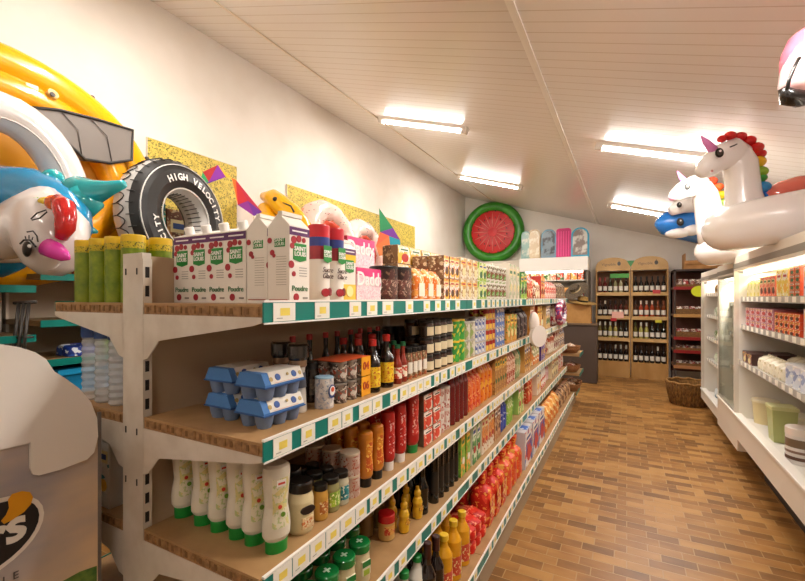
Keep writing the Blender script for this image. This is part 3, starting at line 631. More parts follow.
run(2, 518, 529, 3, lambda w, h: bag(w, h, .1, pr('#241A18', '#3A2A2A', '#8A7A70', 15, 36), name='coffee_packet'), 'black coffee packet', 'packet', top=309, rows=2)
run(2, 530, 534, 2, lambda w, h: box(w, h, 0.1, W('#C98A3A'), pr('#C98A3A', '#8A5A2A', '#EBD9A8', 18, 301), name='pasta_box'), 'orange brown pasta box', 'box', top=306, rows=1, stack=1, rowx=0)
run(2, 534, 538, 2, lambda w, h: bag(w, h, 0.1, pr('#E9D9A0', '#D8A040', '#9A4A22', 18, 302), name='pasta_packet', seed=302), 'cream pasta packet', 'packet', top=309, rows=1, stack=1, rowx=0.03)
run(2, 538, 542, 2, lambda w, h: box(w, h, 0.1, W('#B9501E'), pr('#B9501E', '#E9C060', '#F0E0B0', 18, 303), name='pasta_box'), 'rust red pasta box', 'box', top=305, rows=1, stack=1, rowx=0)
run(2, 542, 546, 2, lambda w, h: jar(w*.46, h, W('#7A3A1A', .25), W('#C9B48A'), W('#E9E0C8'), name='honey_jar'), 'amber jar with pale lid', 'jar', top=311, rows=1, stack=1, rowx=0.02)
run(2, 546, 550, 2, lambda w, h: box(w, h, 0.1, W('#D9B070'), pr('#D9B070', '#5A2E6A', '#F0E6D0', 18, 305), name='rice_box'), 'tan and violet rice box', 'box', top=306, rows=1, stack=1, rowx=0)
run(2, 550, 554, 3, lambda w, h: bag(w, h, 0.1, pr('#6B3A8A', '#8A5AA8', '#E8D9E4', 18, 306), name='sweets_packet', seed=306), 'violet packet', 'packet', top=307, rows=1, stack=1, rowx=0.03)
run(2, 554, 559, 3, lambda w, h: bag(w, h, 0.1, pr('#E0CDB0', '#B8302A', '#F3EDE0', 18, 307), name='biscuit_packet', seed=307), 'cream and red packet', 'packet', top=305, rows=1, stack=1, rowx=0)
run(2, 559, 565, 3, lambda w, h: box(w, h, 0.1, W('#8A4A5A'), pr('#8A4A5A', '#C9A27A', '#E8D9C4', 18, 308), name='tea_carton'), 'dull pink carton', 'carton', top=304, rows=1, stack=1, rowx=0)
# ---- middle shelf
z3 = SH[3]+.0005
mayo = squeeze(.036, .218, mat('#DCD5C2', .35), mat('#128A2E', .35), pr('#E3DCC0', '#D9CE8A', '#BCC78A', 55, 40), flat=.8, lw=.72, waist=.8)
for i, (px, py) in enumerate(((278, 552), (257, 544), (241, 537.8), (222, 530.8), (204.5, 524.8), (186.5, 516))):
    x, y = fl(px, py, SH[3]); o = mayo.place((x-.012, max(y, .785), z3), -.35, 'cream squeeze bottle standing on green cap, %s from the shelf front' % ORD[i], 'bottle', 'cream squeeze bottles with green caps')
    m = MB(); m.disc((.0285, -.004, .118), .005, W('#C8402A'), (1, 0, 0), thick=.002); m.disc((.0285, .004, .098), .006, W('#6E9A2E'), (1, 0, 0), thick=.002); m.box(.0275, .0295, -.012, .012, .168, .184, W('#F0EDE4')); m.box(.0295, .0300, -.009, .009, .173, .178, W('#C8402A')); m.build('label_print', o)
def creamjar():
    r, h = .036, .135
    b = MB(); b.lathe([(r*.9, 0), (r, .008), (r, h*.62), (r*.84, h*.8)], mat('#D9C99C', .3, coat=.3), 24)
    return Proto('sauce_jar', b.mesh('sauce_jar'), [('lid', MB().lathe([(r*.9, h*.8), (r*.9, h*.97), (r*.84, h)], blk, 24).mesh('lid'), None),
        ('label', MB().disc((r-.004, 0, h*.48), .022, W('#2C1F1A'), (1, 0, 0), ry=.011, thick=.006).mesh('label'), None, 'dark oval label'), ('price_label', MB().box(r-.004, r+.001, -.018, .018, h*.12, h*.34, pr('#D9B98A', '#C9733A', '#E9D9B0', 80, 41)).mesh('price_label'), None)])
cj = creamjar()
cj.place((-.79, .885, z3), -.25, 'cream sauce jar with dark lid beside the squeeze bottles', 'jar', 'cream sauce jars')
cj.place((-.87, .93, z3), -.25, 'cream sauce jar half hidden behind the front cream jar', 'jar', 'cream sauce jars')
run(3, 322, 332, 1, lambda w, h: jar(.022, .1, mat('#C9973F', .3, coat=.3), blk, pr('#D9A24A', '#B3652A', '#EAD6A0', 80, 42), name='small_jar'), 'small amber jar', 'jar', h=.1, rows=3)
run(3, 333, 344, 1, lambda w, h: jar(.028, .1, mat('#8F8A5A', .25, coat=.3), blk, pr('#A8C23A', '#7FA52E', '#E8E6B0', 60, 43), name='small_jar', lab=(.18, .6)), 'black-lidded jar with lime label', 'jar', h=.1, rows=3)
run(3, 344.5, 351, 1, lambda w, h: jar(.025, .1, mat('#B9B29A', .25, coat=.3), blk, pr('#1F7F86', '#18656E', '#DAD9C6', 60, 44), name='small_jar', lab=(.18, .6)), 'black-lidded jar with teal label', 'jar', h=.1, rows=3)
glasst = mat('#B38C78', .2, coat=.5)
run(3, 351, 366, 1, lambda w, h: can(.033, h, pr('#B99683', '#C9B3A4', '#A8553A', 50, 45), mat('#C9B69C', .3, .3), .008, name='terrine_jar'), 'glass terrine jar', 'jar', h=.138, rows=3, stack=2)
run(3, 336, 351, 2, lambda w, h: can(.031, h, pr('#B99683', '#C9B3A4', '#7A553A', 50, 46), mat('#A38C72', .3, .3), .008, name='terrine_jar'), 'terrine jar piled deep on the left', 'jar', h=.205, rows=1, stack=3, xf=-.97)
run(3, 366, 388, 2, lambda w, h: squeeze(min(.027, w*.47), h, mat('#C97A1F', .3, coat=.3), blk, pr('#D98A2A', '#C4551E', '#EFC25A', 45, 47), flat=.95, caph=.16, name='sauce_bottle'), 'orange sauce bottle on black cap', 'bottle', top=432, rows=3)
run(3, 388, 411, 2, lambda w, h: squeeze(min(.027, w*.46), h, mat('#B8201A', .3, coat=.3), W('#E4DCD4'), pr('#BE2A20', '#A81814', '#E4C6BC', 45, 48), flat=.95, caph=.15, waist=.97, name='ketchup_bottle'), 'red ketchup bottle on white cap', 'bottle', top=411, rows=3)
run(3, 412, 424, 1, lambda w, h: squeeze(.034, h, mat('#B01A16', .3, coat=.3), mat('#1F7F35', .35), pr('#A8201A', '#C8362A', '#E4B0A0', 45, 49), flat=.8, caph=.13, name='ketchup_bottle'), 'large red ketchup bottle on green cap', 'bottle', top=393, rows=3)
run(3, 424, 441, 2, lambda w, h: box(w, h, .07, W('#6E5A48'), pr('#E8DFD2', '#D8452A', '#E9C9A8', 28, 50), name='stock_cube_box', accent=('#F3EEE2', '#3A3A3A', '#D8452A')), 'white and red cube box', 'box', top=396, rows=2, stack=3)
run(3, 442, 452, 2, lambda w, h: can(w*.45, h, pr('#DDD3C6', '#C9A594', '#B04A38', 30, 51), W('#D8CFC2'), .012, name='spread_pot'), 'squat white pot with cream lid', 'pot', top=390, rows=2, stack=2)
run(3, 453, 470, 4, lambda w, h: bottle(w*.42, h, mat('#6E1612', .25, coat=.4), mat('#8A1A14', .35), None, name='tomato_sauce_bottle', sh=.75, neck=.6, caph=.1), 'dark red tomato sauce bottle', 'bottle', top=374, rows=3)
run(3, 471, 482, 3, lambda w, h: bag(w, h, .07, pr('#D2401E', '#E0682A', '#F0B070', 30, 53), name='crisps_packet'), 'bright red snack packet', 'packet', top=372, rows=2)
run(3, 483, 494, 3, lambda w, h: bag(w, h, .09, pr('#E07A1E', '#E9A83A', '#C43A1E', 20, 54), name='crisps_packet'), 'orange snack packet', 'packet', top=357, rows=2)
run(3, 495, 507, 5, lambda w, h: box(w, h, .1, pr('#A8733A', '#BF8A4A', '#8A5A2A', 20, 55), pr('#B9803F', '#A0662C', '#D9AF6A', 20, 56), name='rice_box'), 'plain brown rice box', 'box', top=353, rows=2)
run(3, 508, 516, 4, lambda w, h: bag(w, h, .09, pr('#C98A6A', '#B3543A', '#EBCDB4', 15, 57), name='couscous_packet'), 'salmon pink packet', 'packet', top=345, rows=2)
run(3, 517, 521, 2, lambda w, h: bag(w, h, 0.1, pr('#8FA06A', '#C9B98A', '#E0DDB0', 18, 309), name='pasta_packet', seed=309), 'pale green pasta packet', 'packet', top=341, rows=1, stack=1, rowx=0)
run(3, 521, 525, 2, lambda w, h: bag(w, h, 0.1, pr('#3F8A5A', '#D9C9A0', '#E9E0C0', 18, 310), name='rice_packet', seed=310), 'sea green packet', 'packet', top=346, rows=1, stack=1, rowx=0.03)
run(3, 525, 530, 3, lambda w, h: box(w, h, 0.1, W('#D9A45A'), pr('#D9A45A', '#8A4A2A', '#F0E0B8', 18, 311), name='flour_carton'), 'straw coloured carton', 'carton', top=338, rows=1, stack=1, rowx=0)
run(3, 530, 535, 3, lambda w, h: bag(w, h, 0.1, pr('#C9823A', '#E9C47A', '#A04A2A', 18, 312), name='pasta_packet', seed=312), 'amber pasta packet', 'packet', top=336, rows=1, stack=1, rowx=0.02)
run(3, 535, 540, 3, lambda w, h: bag(w, h, 0.1, pr('#A8A878', '#D98A4A', '#EFE6CC', 18, 313), name='lentil_packet', seed=313), 'olive and orange packet', 'packet', top=334, rows=1, stack=1, rowx=0)
run(3, 541, 545, 2, lambda w, h: box(w, h, 0.1, W('#4A2A7A'), pr('#4A2A7A', '#8A6AB0', '#E9E0EC', 18, 314), name='tea_carton'), 'deep purple carton', 'carton', top=331, rows=1, stack=1, rowx=0)
run(3, 545, 550, 3, lambda w, h: bag(w, h, 0.1, pr('#B08A5A', '#6B2F7A', '#D9C9B4', 18, 315), name='nut_packet', seed=315), 'brown and purple packet', 'packet', top=334, rows=1, stack=1, rowx=0.03)
run(3, 550, 555, 3, lambda w, h: bag(w, h, 0.1, pr('#D9C4A8', '#B85A3A', '#F3EBDD', 18, 316), name='biscuit_packet', seed=316), 'beige snack packet', 'packet', top=329, rows=1, stack=1, rowx=0)
run(3, 555, 560, 3, lambda w, h: can(w*.48, h, pr('#8A3A3A', '#C9B8A0', '#E9D9C4', 22, 317), W('#C9B8A0'), .012, name='food_tin'), 'dull red tin', 'tin', top=330, rows=1, stack=2, rowx=0)
run(3, 560, 565, 3, lambda w, h: bag(w, h, 0.1, pr('#C9A27A', '#4A3A6A', '#E9DFCF', 18, 318), name='nut_packet', seed=318), 'sand coloured packet', 'packet', top=327, rows=1, stack=1, rowx=0)
# ---- fourth shelf
z4 = SH[4]+.0005
def lidjar():
    r, h = .036, .132; b = MB(); b.lathe([(r*.85, 0), (r*.97, .01), (r, h*.45), (r*.9, h*.72), (r*.84, h*.8)], mat('#CFC39A', .3, coat=.3), 24)
    l = MB(); l.box(r-.008, r+.0015, -.017, .017, h*.28, h*.62, W('#D8D2B4')); l.box(r+.0015, r+.002, -.017, .017, h*.48, h*.62, W('#1F7A3A')); l.box(r+.0015, r+.002, -.012, .012, h*.28, h*.42, W('#9FB83A'))
    return Proto('mayonnaise_jar', b.mesh('mayonnaise_jar'), [('lid', MB().lathe([(r*.98, h*.8), (r*1.0, h*.83), (r*1.0, h*.97), (r*.92, h)], mat('#0B7A38', .25, coat=.4), 24).mesh('lid'), None), ('label', l.mesh('label'), None), ('lid_mark', MB().box(-.012, .012, -.003, .003, h, h+.001, W('#BFE0C4')).box(-.003, .003, -.012, .012, h, h+.0011, W('#BFE0C4')).mesh('lid_mark'), None)])
lj = lidjar()
for i, y in enumerate((.9, .985, 1.07, 1.155, 1.235)):
    for k in range(2):
        if i == 4 and k == 0: continue
        lj.place((-.778-k*.082, y-(0.02 if k else 0), z4), -.3, 'mayonnaise jar with green lid on fourth shelf, %s from near end%s' % (ORD[i], ROWN[k]), 'jar', 'green-lidded mayonnaise jars')
x, y = fl(391, 539, SH[4])
mj = jar(.032, .098, mat('#C9A05A', .3, coat=.3), mat('#C21B1E', .25, coat=.4), pr('#C23A22', '#D9A04A', '#E9C67A', 60, 60), name='mustard_jar', lh=.03, neck=1.0, lab=(.25, .6))
mj.place((x-.02, y, z4), -.3, 'mustard jar with bright red lid on fourth shelf', 'jar')
gj = jar(.03, .1, mat('#7A5A2E', .25, coat=.4), mat('#8C7440', .3, .5), None, name='mustard_jar', neck=.95)
gj.place((x-.1, y+.06, z4), 0, 'brown mustard jar standing behind the red-lidded jar', 'jar', 'brown mustard jars'); gj.place((x-.1, y-.02, z4), 0, 'brown mustard jar behind and left of the red-lidded jar', 'jar', 'brown mustard jars')
def bear():
    b = MB(); b.lathe([(.017, 0), (.021, .006), (.022, .03), (.019, .05), (.022, .068), (.017, .084), (.012, .09), (.015, .1), (.014, .112), (.008, .12), ], mat('#D9A91E', .3, coat=.4), 20)
    return Proto('squeezy_mustard_bottle', b.mesh('squeezy_mustard_bottle'), [('cap', MB().lathe([(.009, .12), (.007, .133)], mat('#C9961A', .35), 14).mesh('cap'), None), ('label', MB().disc((.0195, 0, .045), .013, pr('#C98A1E', '#8A4A1A', '#EFD25A', 90, 61), (1, 0, 0), thick=.003).mesh('label'), None)])
br = bear()
for i, px in enumerate((404, 417.5)):
    for k in range(2): br.place((-.785-k*.055, yx(px, -.785), z4), -.2, 'small yellow squeezy mustard bottle on fourth shelf, %s from red-lidded jar%s' % (ORD[i], ROWN[k]), 'bottle', 'yellow squeezy mustard bottles')
run(4, 423, 434, 1, lambda w, h: bottle(.027, h, mat('#0F0D0A', .12, coat=.6), mat('#5A5A30', .35), None, name='vinegar_bottle', sh=.5, neck=.45), 'black glass vinegar bottle', 'bottle', top=467, rows=3)
run(4, 436, 461, 5, lambda w, h: can(min(w*.42, .024), h, mat('#14100C', .2, coat=.5), mat('#3A362E', .3, .6), .012, name='balsamic_bottle', label=W('#1F1A14')), 'slim black bottle with metal rim', 'bottle', top=453, rows=3)
run(4, 461, 471, 2, lambda w, h: box(w, h, .06, pr('#4F8A2A', '#6FA53A', '#9CC23A', 25, 62), pr('#8DB83A', '#E0A23A', '#5E9A2E', 18, 63), name='coffee_filter_box'), 'bright green box with orange print', 'box', top=432, rows=2)
run(4, 472, 481, 2, lambda w, h: box(w, h, .07, W('#DFD9C4'), pr('#2A7A3A', '#4F9A42', '#D9E0C0', 18, 64), name='tea_box'), 'dark green tea box', 'box', top=424, rows=2)
run(4, 482, 494, 4, lambda w, h: box(w, h, .08, W('#E2D5BC'), pr('#E6DAC4', '#D98A3A', '#B96A3A', 20, 65), name='tea_box'), 'cream and orange tea box', 'box', top=415, rows=2)
run(4, 495, 501, 2, lambda w, h: box(w, h, .09, W('#A86A3A'), pr('#B87A4A', '#8A4A2A', '#E0C094', 18, 66), name='chocolate_box'), 'brown chocolate drink box', 'box', top=405, rows=2)
run(4, 502, 508, 2, lambda w, h: bag(w, h, .1, pr('#2A3F9A', '#3A58B8', '#D9DCE8', 15, 67), name='coffee_packet'), 'royal blue packet', 'packet', top=398, rows=2)
run(4, 509, 514, 3, lambda w, h: bag(w, h, 0.1, pr('#8FBF4A', '#A8CC5A', '#E8E8C0', 18, 319), name='herb_tea_packet', seed=319), 'light green packet', 'packet', top=388, rows=2, stack=1, rowx=0)
run(4, 514, 519, 2, lambda w, h: bag(w, h, 0.1, pr('#4F9A2A', '#6FB53A', '#D9E0A0', 18, 320), name='soup_packet', seed=320), 'leaf green packet', 'packet', top=384, rows=2, stack=1, rowx=0.03)
run(4, 519, 524, 2, lambda w, h: box(w, h, 0.1, W('#A8CC6A'), pr('#A8CC6A', '#E9E0A0', '#5A9A3A', 18, 321), name='biscuit_carton'), 'pale lime carton', 'carton', top=380, rows=1, stack=1, rowx=0)
run(4, 524, 528, 2, lambda w, h: bag(w, h, 0.1, pr('#2A6AA8', '#5A9AC8', '#E9EEF0', 18, 322), name='salt_packet', seed=322), 'sky blue packet', 'packet', top=377, rows=1, stack=1, rowx=0.03)
run(4, 529, 533, 2, lambda w, h: bag(w, h, 0.1, pr('#D9502A', '#C4461E', '#EFC48A', 18, 323), name='lentil_packet', seed=323), 'vermilion packet', 'packet', top=372, rows=1, stack=1, rowx=0)
run(4, 533, 537, 2, lambda w, h: bag(w, h, 0.1, pr('#E9903A', '#D9602A', '#F3DDB0', 18, 324), name='lentil_packet', seed=324), 'orange packet', 'packet', top=370, rows=1, stack=1, rowx=0.03)
run(4, 537, 541, 2, lambda w, h: box(w, h, 0.1, W('#E9DCC8'), pr('#E9DCC8', '#C9782A', '#F6F0E4', 18, 325), name='sugar_carton'), 'ivory carton', 'carton', top=366, rows=1, stack=1, rowx=0)
run(4, 542, 547, 3, lambda w, h: bag(w, h, 0.1, pr('#EFE9E0', '#C9523A', '#F6F2EA', 18, 326), name='flour_packet', seed=326), 'white and red packet', 'packet', top=362, rows=1, stack=1, rowx=0)
run(4, 547, 552, 3, lambda w, h: bag(w, h, 0.1, pr('#D9A8A8', '#B04A4A', '#F3EAE6', 18, 327), name='flour_packet', seed=327), 'dusty pink packet', 'packet', top=364, rows=1, stack=1, rowx=0.03)
run(4, 552, 558, 3, lambda w, h: box(w, h, 0.1, W('#D9C9A0'), pr('#D9C9A0', '#8A6A3A', '#F3EDDC', 18, 328), name='flour_carton'), 'buff carton', 'carton', top=357, rows=1, stack=1, rowx=0)
run(4, 558, 564, 3, lambda w, h: bag(w, h, 0.1, pr('#C9B4A4', '#C9523A', '#EFE9D9', 18, 329), name='flour_packet', seed=329), 'greyish packet', 'packet', top=356, rows=1, stack=1, rowx=0)
# ---- bottom shelf
z5 = SH[5]+.0005
run(5, 372, 432, 4, lambda w, h: bottle(.036, .27, mat('#D9D4C6', .3, coat=.3), mat('#128A3A', .35), pr('#CFE0C4', '#6FA53A', '#FFFFFF', 25, 71), name='milk_bottle', sh=.68, neck=.42, caph=.09), 'white bottle with green cap', 'bottle', h=.27, rows=2, xf=-.70)
run(5, 432, 447, 2, lambda w, h: bottle(.034, .31, mat('#1A0C0A', .12, coat=.6), mat('#3A1512', .3), None, name='wine_bottle', sh=.58, neck=.38, caph=.2), 'dark glass bottle with maroon capsule', 'bottle', h=.31, rows=3)
run(5, 447, 474, 3, lambda w, h: bottle(min(.038, w*.46), h, mat('#D99A1A', .2, coat=.5), mat('#E2B82A', .35), pr('#E0B04A', '#C4452A', '#F0DDA0', 35, 72), name='oil_bottle', sh=.66, neck=.42, lab=(.1, .42), caph=.1), 'golden cooking oil bottle', 'bottle', h=.265, rows=2)
run(5, 474, 489, 3, lambda w, h: bag(w, h, .17, pr('#C81E14', '#D8301E', '#F0A070', 25, 73), name='rusk_packet'), 'flat red packet piled before red bags', 'packet', h=.13, rows=1, stack=2)
run(5, 490, 508, 3, lambda w, h: bag(w, h, .12, pr('#C41E10', '#E0402A', '#EFA24A', 18, 74), name='coffee_bag', gather=True, label=pr('#D2381E', '#E9A23A', '#F0D9A0', 30, 75)), 'tall red bag with gathered top', 'bag', h=.295, rows=3)
run(5, 509, 524, 3, lambda w, h: bag(w, h, .12, pr('#D22414', '#E0502A', '#E9B04A', 16, 76), name='coffee_bag', gather=True), 'bright red gathered bag beside detergent boxes', 'bag', h=.29, rows=2)
run(5, 525, 545, 3, lambda w, h: box(w, h, .14, W('#C9C2C4'), pr('#E3DEDC', '#3A58A8', '#C93A2A', 9, 77), name='detergent_box', accent=('#F3EEE2', '#2A4A8A', '#C93A2A')), 'large white detergent box with blue top', 'box', h=.30, rows=2)
run(5, 546, 560, 5, lambda w, h: bag(w, h, .14, pr('#D9782A', '#E9A24A', '#F0D9A0', 10, 78), name='pet_food_bag'), 'orange pet food bag', 'bag', h=.24, rows=1)
run(5, 561, 571, 4, lambda w, h: bag(w, h, .13, pr('#8A5A3A', '#C9A27A', '#5A3A2A', 10, 79), name='charcoal_bag'), 'brown bag at far end', 'bag', h=.2, rows=1)
for o in [o for o in COL.objects if o.name.startswith('detergent_box') and not o.parent]:
    q = MB().box(-.068, .068, -.05, .05, 0, .001, pr('#24509E', '#3A6AC0', '#E9EAF0', 12, 80)); q.build('lid_print', o, (0, 0, .2978))
# left side of the gondola, near end
zz1 = SH[1]+.0005
syr = can(.033, .205, noisy('#5E7A10', '#8A9A1C', 25, .3), mat('#D9B41A', .35), .022, name='syrup_tin', ring=pr('#C9B01E', '#B8A81E', '#4A4A1A', 90, 82))
for i, (x, y) in enumerate(((-1.60, .745), (-1.51, .745), (-1.42, .745), (-1.33, .745), (-1.60, .83), (-1.51, .83), (-1.42, .83), (-1.33, .83))):
    syr.place((x, y, zz1), 0, 'tall green syrup tin with yellow cap, %s from outer edge%s' % (ORD[i % 4], ROWN[i//4]), 'tin', 'green and yellow syrup tins at the shelving end')
pb_ = MB(); pb_.lathe([(.03, 0)]+[(.034-(.004 if k % 2 else 0), .006+k*.011) for k in range(21)]+[(.028, .25), (.014, .272), (.014, .285)], plastic(), 18, cap=False)
pet = Proto('water_bottle', pb_.mesh('water_bottle'), [('cap', MB().lathe([(.015, .28), (.015, .294)], mat('#E4E4E8', .3), 14).mesh('cap'), None), ('label', MB().lathe([(.0345, .2), (.0345, .236)], mat('#1C3F7A', .4), 18, cap=False).mesh('label'), None)])
for i in range(3):
    for k in range(2): pet.place((-1.535+i*.078, .735+k*.078, SH[2]+.0005-.0), 0, 'clear plastic water bottle, %s from outer shelf edge%s' % (ORD[i], ROWN[k]), 'bottle', 'clear water bottles on the far side of the shelving')
ucar = box(.07, .2, .07, W('#C9C4BC'), pr('#DEDBD4', '#2A8A94', '#E9E6DE', 26, 83, t=.8), name='milk_carton')
for i in range(3): ucar.place((-1.56+i*.08, .73, SH[3]+.0005), -PI/2, 'white and teal milk carton, %s from outer edge, low near shelving end' % ORD[i], 'carton', 'milk cartons on the far side of the shelving')
# ---------------------------------------------------------------- wall shelving on the left
def wall_unit(y0, y1, top, levels, lab, xfront=-2.82):
    r = empty('wall_shelving', (-3.05, (y0+y1)/2, 0)); tag(r, lab, 'shelving'); off = (3.05, -(y0+y1)/2, 0)
    b = MB(); b.box(-3.315, -3.295, y0, y1, 0, top, mat('#B7A78F', .6)); b.build('back_panel', r, off)
    n = max(1, round((y1-y0)/1.33))
    for i in range(n+1):
        y = y0+(y1-y0)*i/n; u = MB(); u.box(-3.295, -3.25, max(y0, y-.015), min(y1, y+.015), 0, top-.001, cream2); u.build('upright', r, off)
    for z in [top]+levels:
        s = MB(); s.box(-3.294, xfront, y0, y1, z-.03, z, noisy('#9C7E56', '#86693F', 9, .5)); s.build('shelf', r, off)
        s = MB(); s.box(xfront, xfront+.004, y0, y1, z-.036, z+.003, teal); s.build('price_rail', r, off)
    return r
wall_unit(-.9, 1.07, 1.565, [1.30, 1.12, .78, .45, .15], 'left wall shelving at the near end below the yellow boat')
wall_unit(1.09, 7.6, 1.635, [1.375, 1.155, .8, .5, .2], 'long left wall shelving behind the aisle shelving, under the tyre float')
# posters of a sunflower field
def flowerm():
    return printed('#C2AA48', '#D8C054', '#6A6A2A', 38, 85, .6, .4)
for i, (ya, yb, lab) in enumerate(((yx(147, -3.3), yx(237, -3.3), 'yellow flower field picture panel behind the tyre float'), (yx(287, -3.3), yx(415, -3.3), 'long yellow flower field picture panel behind the doughnut floats'))):
    p = MB(); p.box(-3.318, -3.30, ya, yb, 1.64, 2.76, mat('#D8D0C0', .6)); o = p.build('picture_panel'); tag(o, lab, 'picture')
    MB().box(-3.30, -3.298, ya+.005, yb-.005, 1.645, 2.755, flowerm()).build('printed_sheet', o)
# ---------------------------------------------------------------- yellow inflatable boat leaning on the wall
yel = vinyl('#F2A90A'); gr1 = mat('#7C736C', .5); gdk = mat('#2E2A28', .6)
B = empty('inflatable_boat', (-3.05, .95, 1.57)); tag(B, 'big yellow inflatable boat with grey seat standing against left wall', 'boat')
def ell(cy, czz, a, b, x, n=48): return [(x, cy+a*math.cos(2*PI*i/n)*(1 if True else 0), czz+b*math.sin(2*PI*i/n)) for i in range(n)]
bo = (3.05, -.95, -1.57)
t = MB(); t.sweep(ell(.95, 2.235, .80, .575, -3.08), .11, yel, 16, closed=True, up=(1, 0, 0)); t.build('outer_tube', B, bo)
t = MB(); t.sweep(ell(.95, 2.22, .63, .43, -3.03), .095, vinyl('#EFA008'), 14, closed=True, up=(1, 0, 0)); t.build('inner_tube', B, bo)
t = MB(); pts = [(y, z) for _, y, z in ell(.95, 2.22, .6, .4, 0, 32)]; t.prism(pts, -3.12, -3.06, mat('#E09A10', .4), axis='x'); t.build('floor', B, bo)
def PX(px, py, x): p = onx(px, py, x); return (p.y, p.z)
outl = [(30, 107), (60, 110), (100, 120), (133, 130), (132, 160), (110, 163), (85, 159), (70, 145), (45, 122)]
t = MB(); t.prism([PX(a, b, -2.93) for a, b in outl][::-1], -2.99, -2.935, gr1, axis='x'); se = t.build('seat', B, bo); se['label'] = 'grey mesh seat with black piping'
t = MB(); t.sweep([Vector((-2.932, *PX(a, b, -2.93))) for a, b in outl], .009, gdk, 8, closed=True); t.build('piping', se)
for a in ((62, 112, 82, 156), (90, 118, 112, 162)):
    t = MB(); t.sweep([Vector((-2.931, *PX(a[0], a[1], -2.93))), Vector((-2.927, *PX((a[0]+a[2])/2+6, (a[1]+a[3])/2-4, -2.93))), Vector((-2.931, *PX(a[2], a[3], -2.93)))], .003, mat('#5F5853', .6), 6); t.build('seam', se)
t = MB(); t.disc(Vector((-2.955, *PX(52, 95, -2.95))), .028, mat('#C9A45A', .3), (1, .1, .3), thick=.02); t.disc(Vector((-2.935, *PX(52, 95, -2.935))), .014, gdk, (1, .1, .3), thick=.01); t.build('valve', B, bo)
t = MB(); t.box(-2.965, -2.945, *sorted((PX(26, 86, -2.95)[0], PX(38, 86, -2.95)[0])), PX(30, 90, -2.95)[1], PX(30, 84, -2.95)[1], W('#EFE6CF')); t.build('label', B, bo)
for px, py in ((22, 55), (92, 97), (147, 158)):
    t = MB(); t.ball(Vector((-3.06, *PX(px, py+1, -3.06))), .018, gdk, 10, 8); t.build('rope_eyelet', B, bo)
# white swim ring tube in front of the boat
R = empty('swim_ring', (-2.68, .57, 1.57)); tag(R, 'white inflatable swim ring leaning before the yellow boat', 'swim ring')
c0_ = onx(-6, 205, -2.87); ry_ = onx(68, 200, -2.87).y-c0_.y; rt_ = onx(20, 120, -2.87).z-c0_.z; czz = c0_.z; cyy = c0_.y; q = MB()
def rg(i, k=1): a = 2*PI*i/40; return (cyy+ry_*k*math.cos(a), czz+(rt_ if math.sin(a) > 0 else rt_*.42)*k*math.sin(a))
q.sweep([(-2.83, *rg(i)) for i in range(40)], .1, vinyl('#E8E1DC'), 18, closed=True, up=(1, 0, 0))
q.build('ring_tube', R, (2.68, -.57, -1.57)); t = MB(); t.sweep([(-2.74, *rg(i, .88)) for i in range(40)], .004, W('#D9D0C9'), 6, closed=True, up=(1, 0, 0)); t.build('seam', R, (2.68, -.57, -1.57))
# tyre shaped float
T = empty('tyre_float', (-2.97, 1.93, 1.64)); tag(T, 'black tyre shaped swim ring with HIGH VELOCITY lettering beside the yellow boat', 'swim ring')
tc = Vector((-2.84, 1.87, 2.05)); tilt = RZ(.2) @ RY(-.06)
TM = TR(*tc) @ tilt @ RY(PI/2) @ Matrix.Scale(1.05, 4)                    # local z -> wall normal (+x), local x -> down
def tyre_mat(i, k): return None
black = mat('#1B1917', .42); tgrey = vinyl('#C4C2BD'); Ro, Ri, th = .40, .17, .125
prof = [(Ri, -.07), (Ri-.01, 0), (Ri+.0, .06), (Ri+.03, .1), (.255, .125), (.32, .118), (.36, .1), (.39, .06), (.40, 0), (.39, -.06), (.36, -.1), (.255, -.125), (.2, -.11), (Ri, -.07)]
mm = [tgrey, tgrey, tgrey, black, black, black, black, tgrey, tgrey, tgrey, black, black, black]
offT = Matrix.Translation(-T.location)
q = MB(); q.lathe(prof, black, 48, offT @ TM, mats=mm, cap=False); q.build('tube', T)
q = MB(); q.lathe([(.350, .1085), (.356, .106)], W('#D9D6CF', .3), 48, offT @ TM, cap=False); q.lathe([(.199, .1125), (.203, .1135)], W('#D9D6CF', .3), 48, offT @ TM, cap=False)
for rr_, h_ in ((.352, .107), (.197, .108)): q.sweep([(rr_*math.cos(a), rr_*math.sin(a), h_) for a in [2*PI*i/48 for i in range(48)]], .0035, W('#D9D6CF', .3), 6, closed=True, M=offT @ TM, up=(0, 0, 1))
q.build('white_stripe', T)
q = MB()
for i in range(34):                              # tread blocks drawn on the tyre
    a = 2*PI*i/34; b_ = 2*PI*(i+1)/34
    for s_ in (1,):
        pth = [Vector((.402*math.cos(a+(b_-a)*t), .402*math.sin(a+(b_-a)*t), -.02+.055*math.sin(PI*t)*s_)) for t in (0, .1, .3, .5, .7, .9, 1)]
        q.sweep(pth, .0035, black, 5, M=offT @ TM); q.sweep([Vector((.4*math.cos(a), .4*math.sin(a), -.02)), Vector((.395*math.cos(a), .395*math.sin(a), -.06))], .003, black, 5, M=offT @ TM)
        q.sweep([Vector((.399*math.cos(a), .399*math.sin(a), .045)), Vector((.38*math.cos(a), .38*math.sin(a), .085))], .003, black, 5, M=offT @ TM)
        q.sweep([Vector(((Ri-.012)*math.cos(a), (Ri-.012)*math.sin(a), -.03)), Vector(((Ri+.0)*math.cos(a), (Ri+.0)*math.sin(a), .07))], .003, black, 5, M=offT @ TM)
q.build('tread', T)
